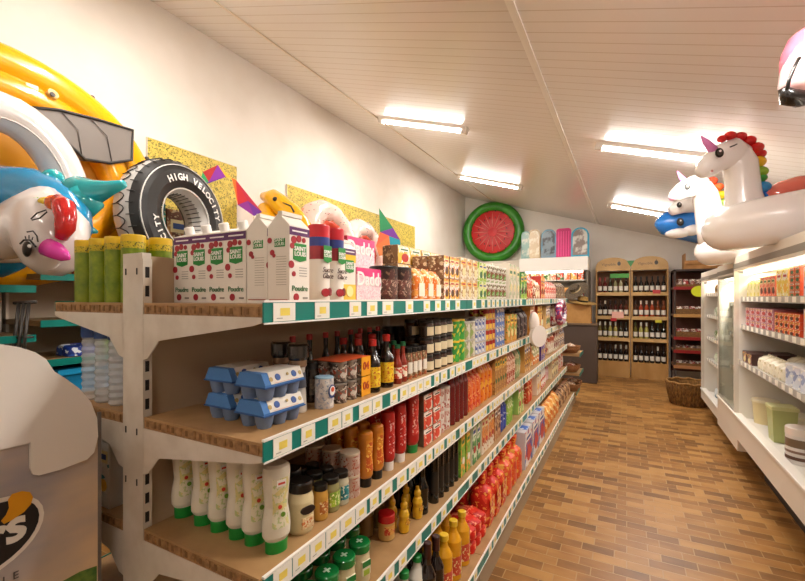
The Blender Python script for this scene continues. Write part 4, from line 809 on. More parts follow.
def arc_text(txt, rad, a0, da, size, h, mt, flip=1):
    for i, ch_ in enumerate(txt):
        if ch_ == ' ': continue
        a = a0-da*i*flip
        me = text_mesh(ch_, size, mt, bold=.002)
        # plane of the face: wall normal +x; right hand side seen from the aisle is +y
        M = TR(*tc) @ tilt @ TR(.118, rad*math.sin(a) if False else 0, 0)
        o = bpy.data.objects.new('lettering', me); COL.objects.link(o); o.parent = T
        M = offT @ TR(*tc) @ tilt @ TR(.134, -rad*math.cos(a)*-1, rad*math.sin(a)) @ RX(a-PI/2) @ RY(0) @ FRONT
        o.matrix_local = M
tw = W('#E9E6DF', .35)
arc_text('HIGH VELOCITY', .283, math.radians(121), math.radians(9.2), .062, 0, tw)
arc_text('Sport', .275, math.radians(-17), math.radians(7), .05, 0, tw)
arc_text('CITY', .275, math.radians(215), math.radians(9), .055, 0, tw)
# packed goods on the wall unit seen through and beside the tyre
for (y, w_, h_, c, c2, lab) in ((1.88, .24, .66, '#1E5E5A', '#2E8A7A', 'teal boxed toy seen through the hole of the tyre float'), (2.13, .24, .56, '#6A3E24', '#A8743A', 'brown boxed toy seen through the hole of the tyre float'), (2.40, .22, .36, '#7A5A3E', '#C9B48A', 'tan boxed toy between the tyre float and the wall')):
    box(w_, h_, .14, W(c), pr(c, c2, '#C9B48A', 16, 95), name='toy_box').place((-3.21, y, 1.636), 0, lab, 'box')
# banana coloured float, blue ball, kites
Bn = MB(); pth = [(262, 196, 3.42), (272, 198, 3.4), (282, 206, 3.36), (292, 216, 3.32), (300, 226, 3.28), (306, 240, 3.26), (309, 256, 3.25), (310, 279, 3.24)]
o = MB().sweep([at(a, b, d*1.2) for a, b, d in pth], [.036, .09, .1, .108, .105, .1, .095, .085], vinyl('#F0AE14'), 16).sweep([at(a, b, d*1.2) for a, b, d in ((264, 206, 3.4), (270, 222, 3.36), (276, 238, 3.3), (281, 254, 3.25))], [.06, .084, .09, .084], vinyl('#F0AE14'), 16).build('banana_float')
tag(o, 'curved yellow inflatable between tyre float and doughnut floats', 'float')
q = MB(); q.ball(at(275, 199, 3.95), .022, gdk, 8, 6); q.build('valve', o); q = MB(); q.sweep([at(283, 203, 3.93), at(291, 206, 3.9), at(294, 212, 3.87)], .008, gdk, 8); q.build('handle', o)
c_ = at(237, 232, 3.62); c_.z = 1.637+.17; bb = MB().ball((0, 0, 0), .17, vinyl('#1C44B8'), 24, 14).build('beach_ball', None, tuple(c_)); tag(bb, 'shiny blue ball beside the tyre float', 'ball')
def kite(pts, D, cols, lab, name='kite'):
    r = empty(name, at(*pts[0], D)); tag(r, lab, 'kite')
    P = [at(a, b, D)-r.location for a, b in pts]
    n = Vector((S_, -C_, 0))*.004
    for (i, j, k), c in cols:
        q = MB(); q.add([P[i], P[j], P[k], P[i]+n, P[j]+n, P[k]+n], [(0, 1, 2), (5, 4, 3), (0, 3, 4, 1), (1, 4, 5, 2), (2, 5, 3, 0)], mat(c, .7)); q.build('sail_panel', r)
    lo = min(P, key=lambda v: v.z); MB().sweep([lo+n, Vector((lo.x, lo.y, 1.637-r.location.z))], .004, mat('#C9B48A', .5), 6).build('stick', r) if lo.z+r.location.z > 1.66 else None
    return r
kp = [(218, 165), (198, 190), (209, 182), (226, 177), (236, 180), (238, 205), (248, 201), (262, 212), (232, 178), (201, 186), (203, 172), (254, 216)]
kite(kp, 3.3, [((0, 3, 2), '#8A2FA0'), ((0, 2, 10), '#B02A2A'), ((2, 1, 10), '#2F9A5A'), ((1, 2, 9), '#1F8A6A'), ((3, 2, 9), '#5A2A90'), ((0, 8, 3), '#E9B02A'), ((8, 4, 5), '#E06A1E'), ((4, 6, 5), '#C4222A'), ((4, 7, 6), '#B81E3A'), ((6, 7, 11), '#6A2A90'), ((5, 6, 11), '#8A2A8A')], 'rainbow coloured kite propped above the tyre float')
kp2 = [(379, 208), (380, 232), (393, 228), (400, 240), (391, 254), (379, 256), (389, 236), (402, 262), (400, 252), (376, 246)]
kite(kp2, 5.4, [((0, 1, 2), '#1F7A4A'), ((1, 3, 2), '#6A2A8A'), ((1, 6, 3), '#B02A4A'), ((1, 9, 6), '#D9603A'), ((9, 4, 6), '#D9703A'), ((6, 4, 7), '#1A8A9A'), ((3, 6, 7), '#1A8FA0'), ((9, 5, 4), '#D9804A')], 'upright green, purple and turquoise kite behind the dark tins')
for (x, z, D, sc, lab) in ((326, -2.84, 3.9, .30, 'pink frosted doughnut float with sprinkles, nearer one'), (361, -3.1, 4.1, .30, 'pink frosted doughnut float with sprinkles, farther one')):
    c = Vector((z, yx(x, z), 0)); r = empty('doughnut_float', (c.x, c.y, 1.637)); tag(r, lab, 'float', None)
    zc = 1.637+.455; MM = TR(0, 0, zc-1.637) @ RY(-.15)
    n = 40; ring = [(0, .315*math.cos(2*PI*i/n), .315*math.sin(2*PI*i/n)) for i in range(n)]
    q = MB(); q.sweep(ring, .135, vinyl('#D98A5A'), 18, closed=True, up=(1, 0, 0), M=MM); q.build('dough_ring', r)
    q = MB(); q.sweep([(.018, .32*math.cos(2*PI*i/n), .32*math.sin(2*PI*i/n)) for i in range(n)], [.131+.006*math.sin(i*1.9) for i in range(n)], vinyl('#F0CCC0'), 18, closed=True, up=(1, 0, 0), M=MM, matf=lambda a, k: vinyl('#F0CCC0')); fo = q.build('frosting', r)
    q = MB(); q.sweep([(.045, .215*math.cos(2*PI*i/n), .215*math.sin(2*PI*i/n)) for i in range(n)], .055, vinyl('#E0553E'), 12, closed=True, up=(1, 0, 0), M=MM); q.build('inner_rim', r)
    q = MB(); rr = random.Random(int(x))
    for i in range(70):
        a = rr.uniform(0, 2*PI); b_ = rr.uniform(-.9, 1.1); rad = .32+.138*math.sin(b_); p = Vector((.018+.138*math.cos(b_), rad*math.cos(a), rad*math.sin(a)))
        q.ball(p, (.004, .009, .004), mat(rr.choice(['#7A3A2A', '#C93A4A', '#3A6A9A', '#E9E0C0', '#5A2A2A']), .4), 6, 4, M=MM)
    so = q.build('sprinkles', r); so['kind'] = 'stuff'
# ---------------------------------------------------------------- drooping unicorn float at far left (head hangs over the shelf edge)
UX = empty('unicorn_float', (-2.35, .85, 1.57)); tag(UX, 'white and blue unicorn float with winking face hanging over wall shelving', 'float')
uo = -UX.location; wv = vinyl('#E6DFDC'); bv = vinyl('#0E8FC4'); tv = vinyl('#1AA9B0'); du = 2.15
_at = at
def at(px, py, D): return _at(px, py, D*.91)
def U3(mb, nm, lab=None, par=None):
    o = mb.build(nm, par or UX, tuple(uo) if par is None else None)
    if lab: o['label'] = lab
    return o
q = MB(); q.sweep([at(a, b, d) for a, b, d in ((-14, 238, 2.3), (5, 234, 2.25), (26, 226, 2.2), (44, 222, 2.15), (52, 234, 2.12), (53, 252, 2.1), (51, 266, 2.1), (50, 275, 2.1))], [.12, .125, .14, .165, .17, .155, .115, .05], wv, 24, sq=.85); hd = U3(q, 'head', 'white unicorn head bent downwards')
def mark(mb, pts, D, r, mt): mb.sweep([at(a, b, D) for a, b in pts], r, mt, 6); return mb
hk = MB(); de = 1.915
hk.ball(at(27, 249, 1.94), (.028, .014, .034), blk, 14, 10); hk.ball(at(29.5, 246, 1.915), .008, W('#F2F0EE', .2), 8, 6); mark(hk, [(20, 244), (24, 240), (30, 240), (36, 247)], de, .004, blk); mark(hk, [(27, 232), (33, 231), (37, 236), (38, 242)], 1.925, .003, blk)
for a in ((26, 239, 25, 236), (29, 239, 29, 235), (32, 240, 33, 237)): mark(hk, [(a[0], a[1]), (a[2], a[3])], de, .002, blk)
mark(hk, [(31, 219), (37, 213), (46, 210), (47, 212), (40, 218), (32, 220)], 1.915, .003, blk); mark(hk, [(48, 277-6), (54, 269), (60, 264)], 1.925, .002, W('#C9C0BC'))
U3(hk, 'face_marking', 'black eye and brow markings')
q = MB(); q.sweep([at(a, b, 1.97) for a, b in ((47, 247), (56, 251), (64, 256), (69.5, 259))], [.04, .038, .026, .006], vinyl('#E03AA8'), 14); U3(q, 'horn', 'pink horn')
q = MB(); q.sweep([at(a, b, d) for a, b, d in ((58, 200, 2.02), (64, 207, 2.0), (66, 218, 1.99), (65, 228, 1.98), (61, 238, 1.99))], [.03, .045, .04, .038, .025], vinyl('#C81E1E'), 14); q.ball(at(54, 203, 2.02), .035, vinyl('#D9601E'), 12, 8); q.ball(at(46, 202, 2.04), (.04, .03, .022), vinyl('#E0C02A'), 12, 8); q.ball(at(38, 201, 2.06), (.04, .03, .02), vinyl('#7FB52A'), 12, 8); U3(q, 'mane', 'red, yellow and green mane')
q = MB(); q.sweep([at(a, b, d) for a, b, d in ((-20, 190, 2.35), (5, 187, 2.35), (30, 188, 2.32), (50, 194, 2.28), (64, 204, 2.22), (74, 218, 2.2), (78, 232, 2.2), (77, 244, 2.2))], [.1, .105, .1, .09, .08, .075, .06, .03], bv, 18); U3(q, 'body_tube', 'bright blue body tube')
q = MB(); q.sweep([at(a, b, d) for a, b, d in ((66, 192, 2.3), (80, 193, 2.3), (95, 192, 2.28), (110, 188, 2.26), (124, 184, 2.25))], [.06, .085, .06, .035, .02], tv, 16); q.sweep([at(a, b, 2.28) for a, b in ((78, 195), (88, 208), (86, 218))], [.08, .07, .02], tv, 14); q.sweep([at(a, b, 2.27) for a, b in ((72, 224), (84, 228), (97, 232))], [.055, .035, .008], tv, 12); q.ball(at(53, 179, 2.3), .05, tv, 12, 8); U3(q, 'tail_fin', 'turquoise tail fin')
q = MB(); q.sweep([at(a, b, d) for a, b, d in ((-20, 262, 2.5), (0, 259, 2.5), (18, 256, 2.5), (30, 252, 2.5))], [.11, .1, .07, .03], bv, 16); U3(q, 'lower_fin')
at = _at
# bag of sweets on the wall shelf
q = bag(.16, .16, .1, pr('#A01A2A', '#C43A4A', '#E9C9C4', 22, 90), name='wrapped_toy'); q.place((-2.9, 1.36, 1.636), 0, 'red patterned packet on wall shelving behind the syrup tins', 'packet')
# beach goods on lower levels of the wall shelving
def wbox(y, zshelf, w, h, d, c1, c2, c3, lab, nm, cat, seed, kind='box'):
    P = (box(w, h, d, W(c1), pr(c1, c2, c3, 14, seed), name=nm) if kind == 'box' else bag(w, h, d, pr(c1, c2, c3, 14, seed), name=nm, seed=seed))
    P.place((-2.83-d/2-.02, y, zshelf+.0005), 0, lab, cat)
wbox(.93, 1.12, .14, .12, .2, '#7FA03A', '#D8C63A', '#E9E9D9', 'yellow green packet on wall shelf, behind the white cloud board', 'toy_packet', 'packet', 91, 'bag')
wbox(1.32, 1.155, .17, .07, .2, '#1B3C9A', '#2E5FC4', '#E9EEF4', 'blue folded beach toy on the wall shelf', 'beach_toy', 'toy', 92, 'bag')
wbox(1.52, 1.155, .2, .11, .22, '#6FBF1E', '#8FD63A', '#2A7A2A', 'lime green beach toy pack on the wall shelf', 'beach_toy', 'toy', 93, 'bag')
wbox(1.74, 1.155, .14, .08, .2, '#1B3C8A', '#4A6AC4', '#C9D6E4', 'dark blue beach toy pack on the wall shelf', 'beach_toy', 'toy', 94, 'bag')
q = MB(); q.prism([(1.25, .805), (1.62, .805), (1.72, 1.08), (1.18, 1.08)], -3.15, -2.84, mat('#1586B8', .35), axis='x'); q.box(-3.17, -2.82, 1.17, 1.73, 1.06, 1.09, mat('#1A93C4', .35)); o = q.build('storage_crate'); tag(o, 'turquoise blue plastic crate on the wall shelving', 'crate')
# wire rack
wr = empty('wire_rack', (-2.6, .93, .0)); tag(wr, 'dark upright wire rack beyond the white cloud board', 'rack')
for i, px in enumerate((19, 24, 29)):
    q = MB(); p0 = at(px, 303, 2.2); p1 = at(px-5, 345, 2.2); p2 = Vector((p1.x, p1.y-.02, 0)); 
    q.sweep([p0, p1, p2], .009, mat('#4A4642', .35, .6), 8); o = q.build('post', wr, (2.6, -.93, 0))
q = MB(); q.sweep([at(14, 303, 2.2), at(36, 302, 2.2)], .009, mat('#4A4642', .35, .6), 8); q.sweep([at(10, 338, 2.2), at(33, 337, 2.2)], .006, mat('#4A4642', .35, .6), 8); q.build('crossbar', wr, (2.6, -.93, 0))
# ---------------------------------------------------------------- printed cardboard display in the left foreground
DX = -1.26; ye = yx(99, DX); DD = empty('cardboard_display', (DX-.2, ye-.4, 0)); tag(DD, 'printed cardboard display with white cloud topper and black yellow logo', 'display'); do = (-DX+.2, -ye+.4, 0)
def skym():
    k = 'sky'
    if k in MATS: return MATS[k]
    m = noisy('#94939B', '#DCC09C', 1.5, .45, (1, 1, 2.4), lo=.3, hi=.52); MATS[k] = m; return m
z_a = onx(1, 449, DX).z
q = MB(); q.box(DX-.38, DX, -.35, ye, .02, z_a, mat('#CFC4B6', .6)); q.build('box', DD, do)
q = MB(); q.box(DX, DX+.002, -.35, ye-.002, .03, z_a-.003, skym()); q.build('printed_panel', DD, do)
q = MB(); q.box(DX-.002, DX+.004, ye-.004, ye+.004, .0, zz(412, DX, ye), mat('#6E665F', .5)); q.build('edge_strip', DD, do)
cl = [(-60, 352), (-30, 343), (0, 344), (18, 347), (34, 352), (45, 359), (53, 371), (64, 378), (78, 388), (90, 402), (96, 418), (97, 436), (93, 452), (86, 459), (60, 469), (38, 475), (32, 474), (29.5, 468), (29.5, 442), (0, 449), (-40, 460)]
q = MB(); q.prism([PX(a, b, DX+.006) for a, b in cl][::-1], DX+.003, DX+.012, mat('#E9E3DA', .3), axis='x'); o = q.build('cloud_topper', DD, do); o['label'] = 'white glossy cloud shaped board'
q = MB(); P_ = [PX(a, b, DX+.004) for a, b in ((97, 566), (80, 572), (60, 583), (30, 600), (-10, 615), (-10, 700), (97, 700))]; q.prism(P_[::-1], DX+.002, DX+.003, noisy('#3F6A2A', '#6A8A3A', 60, .6), axis='x'); q.build('grass_print', DD, do)
def ellp(px, py, rx, rz, rot, n=28, x=DX+.004):
    c = PX(px, py, x); return [(c[0]+rx*math.cos(a)*math.cos(rot)-rz*math.sin(a)*math.sin(rot), c[1]+rx*math.cos(a)*math.sin(rot)+rz*math.sin(a)*math.cos(rot)) for a in [2*PI*i/n for i in range(n)]]
q = MB(); q.prism(ellp(-14, 541, .108, .082, .32), DX+.002, DX+.0035, W('#E4DCD0'), axis='x'); q.prism(ellp(-14, 541, .098, .072, .32), DX+.0035, DX+.0045, W('#1F1B1C'), axis='x'); lo_ = q.build('logo', DD, do)
q = MB(); yl = [(4, 524), (12, 520), (24, 512), (31, 504), (33, 497), (30, 492), (22, 491), (12, 494), (8, 500), (9, 508), (6, 515), (1, 521)]
q.prism([PX(a, b, DX+.005) for a, b in yl], DX+.0045, DX+.0055, W('#DD9A12'), axis='x'); q.build('logo_drop', lo_)
t = bpy.data.objects.new('lettering', text_mesh('ers', .105, W('#E9E2D6'), shear=.2, bold=.003)); COL.objects.link(t); t.parent = lo_; c = PX(-10, 541, DX+.006); t.matrix_local = TR(DX+.0055, c[0]-.005, c[1]) @ RX(.22) @ FRONT
t = bpy.data.objects.new('lettering', text_mesh('L E', .024, W('#4A4340'))); COL.objects.link(t); t.parent = lo_; c = PX(11, 578, DX+.006); t.matrix_local = TR(DX+.0045, c[0], c[1]) @ FRONT
# ---------------------------------------------------------------- right hand refrigerated cabinets
CX = .80; lamp = mat((1, .95, .86), emit=3); cw_ = mat('#E9E1D4', .4); met = mat('#9C958B', .35, .4); inn = mat('#EDE8DE', .5)
def fridge(y0, y1, x0, depth, zlip, zb, ztop, lab, levels, doors=False, open_=True):
    r = empty('refrigerated_cabinet', (x0+depth/2, (y0+y1)/2, 0)); tag(r, lab, 'refrigerator'); o3 = (-(x0+depth/2), -(y0+y1)/2, 0)
    def g(mb, n, l=None):
        o = mb.build(n, r, o3)
        if l: o['label'] = l
        return o
    q = MB(); q.box(x0+.2, x0+depth, y0+.02, y1-.02, 0, zb-.001, mat('#3A342E', .6)); g(q, 'plinth')
    q = MB(); q.box(x0, x0+.03, y0, y1, zb, zlip-.02, cw_); q.box(x0+.03, x0+depth, y0, y1, zb, zb+.08, cw_); g(q, 'lower_panel')
    q = MB(); q.box(x0-.01, x0+.05, y0, y1, zlip-.02, zlip, mat('#F4EEE4', .3), bev=.004); g(q, 'front_lip', 'white bumper lip')
    q = MB(); q.box(x0+.05, x0+depth-.06, y0+.03, y1-.03, zlip-.06, zlip-.04, inn); g(q, 'well_floor')
    q = MB(); q.box(x0+depth-.06, x0+depth, y0, y1, zb+.08, ztop-.14, inn); g(q, 'back_panel')
    for y in (y0, y1-.03):
        q = MB(); q.box(x0+.03, x0+depth-.06, y, y+.03, zb+.08, ztop-.14, inn); g(q, 'side_panel')
        q = MB(); q.box(x0, x0+.03, y, y+.03, zlip, ztop-.12, mat('#DDD4C6', .3)); g(q, 'jamb')
    q = MB(); q.box(x0, x0+depth, y0, y1, ztop-.12, ztop, cw_, bev=.006); g(q, 'header')
    q = MB(); q.box(x0-.004, x0, y0, y1, ztop-.1, ztop-.06, mat('#8C8478', .4)); g(q, 'header_trim')
    q = MB(); q.box(x0+.06, x0+.09, y0+.05, y1-.05, ztop-.15, ztop-.121, lamp); g(q, 'lamp_strip')
    li = bpy.data.lights.new('cabinet_light', 'AREA'); li.shape = 'RECTANGLE'; li.size = y1-y0-.1; li.size_y = .05; li.energy = (9 if doors else 2.6)*(y1-y0); li.color = (1, .9, .78)
    lo = bpy.data.objects.new('cabinet_light', li); COL.objects.link(lo); lo.parent = r; lo.location = (x0+.13+o3[0], 0, ztop-.16); lo.rotation_euler = (0, .45, PI/2*0)
    lo.rotation_euler = (0, -.5, 0); li.size, li.size_y = .05, y1-y0-.1
    for z, dx in levels:
        q = MB(); q.box(x0+dx, x0+depth-.061, y0+.031, y1-.031, z-.015, z, mat('#D9D4CA', .25)); g(q, 'shelf')
        q = MB(); q.box(x0+dx-.006, x0+dx, y0+.031, y1-.031, z-.03, z+.012, mat('#C9C6BE', .25)); 
        k = y0+.12
        while k < y1-.1: q.box(x0+dx-.0075, x0+dx-.006, k, k+.06, z-.025, z+.008, tickm[0]); k += .13
        g(q, 'price_rail')
    if doors:
        n = doors; w = (y1-y0-.06)/n
        for i in range(n):
            q = MB(); q.box(x0+.004, x0+.010, y0+.03+i*w+.02, y0+.03+(i+1)*w-.02, zlip+.02, ztop-.14, glass()); d_ = g(q, 'glass_door')
            q = MB(); ya, yb = y0+.03+i*w, y0+.03+(i+1)*w
            for a in ((ya, ya+.022, zlip, ztop-.12), (yb-.022, yb, zlip, ztop-.12), (ya+.022, yb-.022, zlip, zlip+.022), (ya+.022, yb-.022, ztop-.142, ztop-.12)): q.box(x0+.002, x0+.014, *a, mat('#B5AEA2', .3, .3))
            g(q, 'door_frame')
    return r
CT = 1.845
fridge(1.2, yx(733.5, CX), CX, .9, .535, .34, CT, 'long open refrigerated cabinet with white lip nearest on the right', [(1.50, .05), (1.27, .05), (.975, .035)])
yA = yx(733.5, CX)+.02; yB = yx(717.5, CX+.03)
fridge(yA, yB, CX+.03, .85, .50, .2, CT-.02, 'grey glass-fronted refrigerated cabinet, middle one of the right side', [(1.45, .1), (1.15, .1), (.82, .1)], doors=1)
yC = yB+.02; yD = yx(702, CX+.07)
fridge(yC, yD, CX+.06, .8, .33, .2, CT-.02, 'farthest white refrigerated cabinet with bagged produce, beside the wicker basket', [(1.55, .06), (1.28, .06), (1.0, .06), (.72, .06)], doors=0)
q = MB(); q.box(CX+.065, CX+.071, yA-.06, yA-.055+.01, .55, 1.1, glass())
# goods in the near cabinet
def crun(y0, y1, z, x, n, mk, desc, cat, where, rows=1, stack=1, rev=True):
    w = (y1-y0)/n; P = mk(w*.93)
    for k in range(rows):
        for i in range(n):
            for t in range(stack):
                l = '%s, %s%s%s%s' % (desc, where, (', '+ORD[i]+' from far end') if n > 1 else '', ROWN[k], ('' if stack == 1 else ', '+['lower', 'middle', 'upper', 'topmost'][t]))
                P.place((x+P.dx/2+k*(P.dx+.01), y1-(i+.5)*w, z+.0006+t*(P.h+.0006)), PI, l, cat, desc+', '+where if n*rows*stack > 1 else None)
A = yx(733.5, CX)-.05
c1, c2, c3 = 'upper cabinet shelf', 'middle cabinet shelf', 'lower cabinet shelf'
crun(A-.42, A-.0, 1.50, CX+.07, 4, lambda w: bag(w, .16, .1, pr('#D9C94A', '#E9E0B0', '#B5C23A', 20, 101), name='cheese_bag'), 'yellow green cheese bag', 'bag', c1, rows=2)
crun(A-.8, A-.43, 1.50, CX+.07, 4, lambda w: box(w, .15, .1, W('#E07A5A'), pr('#E9A07A', '#E0604A', '#F3E3C4', 25, 102), name='ham_packet'), 'salmon pink packet', 'packet', c1, rows=2)
crun(A-1.05, A-.82, 1.50, CX+.07, 2, lambda w: box(w, .18, .1, W('#E9DC8A'), pr('#F3EBA8', '#E9D24A', '#FFFFFF', 20, 103), name='cheese_packet'), 'pale yellow packet', 'packet', c1, rows=2)
crun(A-1.25, A-1.07, 1.50, CX+.07, 2, lambda w: box(w, .045, .1, W('#C4502A'), pr('#D0602A', '#8A2A1A', '#F3D9B0', 25, 104), name='cheese_box'), 'orange brown flat box', 'box', c1, stack=4)
crun(A-2.0, A-1.3, 1.50, CX+.07, 5, lambda w: box(w, .17, .1, W('#E9E6E0'), pr('#F0EEEA', '#D9E0EA', '#5A8AB8', 12, 105), name='butter_packet'), 'white dairy packet with blue print', 'packet', c1, rows=2)
crun(A-.75, A, 1.27, CX+.07, 5, lambda w: box(w, .05, .12, W('#C98A9A'), pr('#D9A8B0', '#8A5A6A', '#F0E0E0', 25, 106), name='sliced_ham_packet'), 'mauve flat meat packet', 'packet', c2, rows=2, stack=3)
crun(A-1.25, A-.78, 1.27, CX+.07, 5, lambda w: box(w, .045, .12, W('#E0502A'), pr('#E9602A', '#F0A05A', '#F6E9D9', 22, 107), name='meat_packet'), 'orange red meat packet', 'packet', c2, rows=2, stack=3)
crun(A-2.0, A-1.3, 1.27, CX+.07, 5, lambda w: box(w, .17, .12, W('#EFEAE6'), pr('#F3F0EC', '#E9C9C9', '#FFFFFF', 14, 108), name='yoghurt_pack'), 'white and rose yoghurt pack', 'yoghurt', c2, rows=2)
crun(A-.3, A, .975, CX+.05, 2, lambda w: box(w, .09, .14, W('#4A2A26'), pr('#6A2A2A', '#2A1A1A', '#E9B0A0', 20, 109), name='meat_tray'), 'dark red meat tray', 'tray', c3, rows=2)
crun(A-1.0, A-.4, .975, CX+.05, 5, lambda w: bag(w, .11, .14, pr('#D9D0B8', '#EFE6D0', '#C9B98A', 16, 110), name='cheese_bag'), 'pale cream cheese bag', 'bag', c3, rows=2)
crun(A-1.9, A-1.02, .975, CX+.05, 7, lambda w: can(w*.46, .13, pr('#DDE0EA', '#9AA6C8', '#F6F4F0', 20, 111), W('#E4E2E0'), .01, name='cream_pot'), 'white and blue cream pot', 'pot', c3, rows=2)
wf = .4956
def tub(px, py, r, h, body, lid, lab, seed=0, band=None):
    x, y = fl(px, py, wf); x = max(x, CX+.06+r)
    P = can(r, h, body, lid, .03, name='dairy_tub', label=band, seg=28); P.place((x, y+.02, wf+.0006), 0, lab, 'tub')
def taper(px, py, r, h, c, cl_, lab, sq=False):
    x, y = fl(px, py, wf); x = max(x, CX+.06+r)
    q = MB(); q.lathe([(r*.82, 0), (r*.98, h*.9)], mat(c, .35), 4 if sq else 28, RZ(PI/4 if sq else 0), smooth=not sq); o = q.build('dairy_tub', None, (x, y+.02, wf+.0006))
    q = MB(); q.lathe([(r*1.05, h*.9), (r*1.05, h*.98), (r*.98, h)], mat(cl_, .35), 4 if sq else 28, RZ(PI/4 if sq else 0), smooth=not sq); q.build('lid', o); tag(o, lab, 'tub')
taper(766, 424, .085, .19, '#E3D3A0', '#EFE4C4', 'cream yellow round tub in the cabinet well, farthest tub')
taper(782, 442, .10, .25, '#B9BF7A', '#DCDCA0', 'pale green square tub in the cabinet well', True)
x, y = fl(800, 464, wf); P = can(.075, .215, W('#E4DCD4'), W('#EDE0D4'), .045, name='dairy_tub', seg=28)
o = P.place((max(x, CX+.14), y+.03, wf+.0006), 0, 'round white tub with brown bands in the cabinet well', 'tub')
q = MB(); q.lathe([(.0765, .10), (.0765, .15)], W('#7A6248'), 28, cap=False); q.lathe([(.0765, .025), (.0765, .045)], W('#6A4A3A'), 28, cap=False); q.lathe([(.0765, .065), (.0765, .08)], W('#8A6A58'), 28, cap=False); q.build('brown_band', o)
for i, (yy, c) in enumerate(((A-.22, '#D9CDB0'), (A-.5, '#DCCB98'))):
    q = can(.1, .12, W(c), W('#E9DFC4'), .02, name='dairy_tub'); q.place((CX+.36, yy, wf+.0006), 0, 'wide low cream tub %s the cabinet well' % ['at the far back of', 'midway at the back of'][i], 'tub')
# produce in the far cabinet, packs in middle one
for j, (z, c) in enumerate(((1.55, ('#8A6A3A', '#D9CBB0', '#4A3A2A')), (1.28, ('#DDE0D0', '#9AA88A', '#F3F3EA')), (1.0, ('#E0D6C0', '#6A7A4A', '#F3F0E4')), (.72, ('#D0DCC4', '#3A5A3A', '#F0F0E8')), (.29, ('#D9E0E4', '#8AA0B0', '#FFFFFF')))):
    P = bag(.17, .14, .16, pr(*c, 14, 120+j), name='produce_bag', seed=j)
    for i in range(5):
        yy = yC+.14+i*.185
        if yy > yD-.1: continue
        P.place((CX+.06+.165, yy, z+.0006), PI, 'clear produce bag in farthest cabinet, %s level, %s from near side' % (['top', 'second', 'third', 'fourth', 'lowest'][j], ORD[i]), 'bag', 'produce bags in the farthest cabinet')
for j, z in enumerate((1.45, 1.15, .82)):
    P = box(.12, .13, .1, W('#A8A69A'), pr('#B5B0A2', '#8A8F84', '#D9C9BC', 12, 130+j), name='frozen_pack')
    for i in range(4):
        yy = yA+.12+i*.14
        if yy > yB-.1: continue
        P.place((CX+.24, yy, z+.0006), PI, 'grey frozen pack in middle cabinet, %s shelf, %s from near side' % (['top', 'middle', 'low'][j], ORD[i]), 'pack', 'packs in the middle cabinet')
# ---------------------------------------------------------------- unicorn floats on top of the cabinets
RV = Vector((C_, S_, 0)); FV = Vector((-S_, C_, 0)); UP = Vector((0, 0, 1))
def eye(mb, c, r, n=None):
    n = (n or -FV); mb.disc(c, r, blk, n, 16, ry=r*1.15, thick=.006); mb.disc(c+n*.004, r*.65, mat('#4A4640', .3), n, 14, thick=.005); mb.disc(c+n*.009+UP*r*.35, r*.28, W('#FFFFFF', .2), n, 10, thick=.004)
wu = vinyl('#FAF5F1')
def unicorn(name, loc, D, k, ring_px, neck, rads, head, hr, horn, mane, eyep, lab, extra=None):
    r = empty(name, loc); tag(r, lab, 'float'); o3 = tuple(-Vector(loc))
    c, a, b, tr_ = ring_px; n = 40; q = MB()
    M = TR(*c) @ Matrix.Rotation(TH, 4, 'Z') @ RY(-.10)
    q.sweep([(a*math.cos(2*PI*i/n), b*math.sin(2*PI*i/n), .02*math.cos(2*PI*i/n)) for i in range(n)], tr_, wu, 20, closed=True, M=M, up=(0, 0, 1)); q.build('ring_tube', r, o3)
    q = MB(); q.sweep([at(px, py, D) for px, py in neck], rads, wu, 22, sq=.9); q.build('neck', r, o3)
    q = MB(); q.sweep([at(px, py, D) for px, py in head], hr, wu, 20, sq=.9); hd = q.build('head', r, o3)
    q = MB(); q.sweep([at(px, py, D-.02) for px, py in horn], [.0]*0 or [k*.030, k*.02, k*.004], vinyl('#E78ACB'), 14); q.build('horn', hd).location = (0, 0, 0)
    for i, (px, py, rr, col) in enumerate(mane):
        q = MB(); q.ball(at(px, py, D-.01), (rr, rr*1.1, rr*.8), vinyl(col), 14, 10); q.build('mane_tuft', r, o3)
    q = MB(); e = at(*eyep, D)-FV*(hr[1]*.86); eye(q, e, k*.026); q.build('eye', hd)
    if extra: extra(r, hd, o3, D)
    return r
def ex1(r, hd, o3, D):
    q = MB(); mark(q, [(730, 147), (734, 145.5), (737, 144)], D-.115, .004, blk); q.build('ear_mark', hd)
    q = MB(); q.ball(at(712, 171, D-.075), .008, W('#C98A8A'), 8, 6); q.build('nostril', hd)
    q = MB(); c0 = at(775, 196, D+.1); q.sweep([at(768, 201, D-.02), at(782, 193, D-.02), at(797, 189, D-.04), at(815, 186, D-.05)], [.06, .075, .08, .08], vinyl('#EE7C6A'), 16); q.build('seat_cushion', r, o3)
RC = Vector((1.0, 3.78, 2.05))
reds = [(722, 139, .028, '#D91E1E'), (730, 136, .036, '#DB1C1C'), (740, 137, .038, '#D91E1E'), (749, 141, .040, '#DB1C1C'), (756, 148, .044, '#D91E1E'), (760, 154, .036, '#C81A1A'), (758, 162, .045, '#EFC01E'), (760, 172, .045, '#8FBF2A'), (761, 178, .035, '#3FA63A'), (763, 187, .045, '#1E8FD0'), (766, 195, .036, '#1A6AC4'), (768, 202, .032, '#5A2A9A')]
D1 = 2.72
unicorn('unicorn_float', (1.0, 3.78, 1.846), D1, 1.0, (Vector((1.03, 3.66, 2.03)), .45, .32, .15),
        [(748, 236), (746, 215), (743, 195), (742, 178), (740, 165), (734, 155)], [.14, .12, .098, .092, .095, .09],
        [(742, 158), (733, 154), (719, 158), (705, 169), (699, 174)], [.08, .10, .085, .064, .035], [(714, 151), (706, 142), (701, 136)], reds, (709, 157.5),
        'large white unicorn float with red topped rainbow mane, on the right cabinets', ex1)
D2 = 3.75
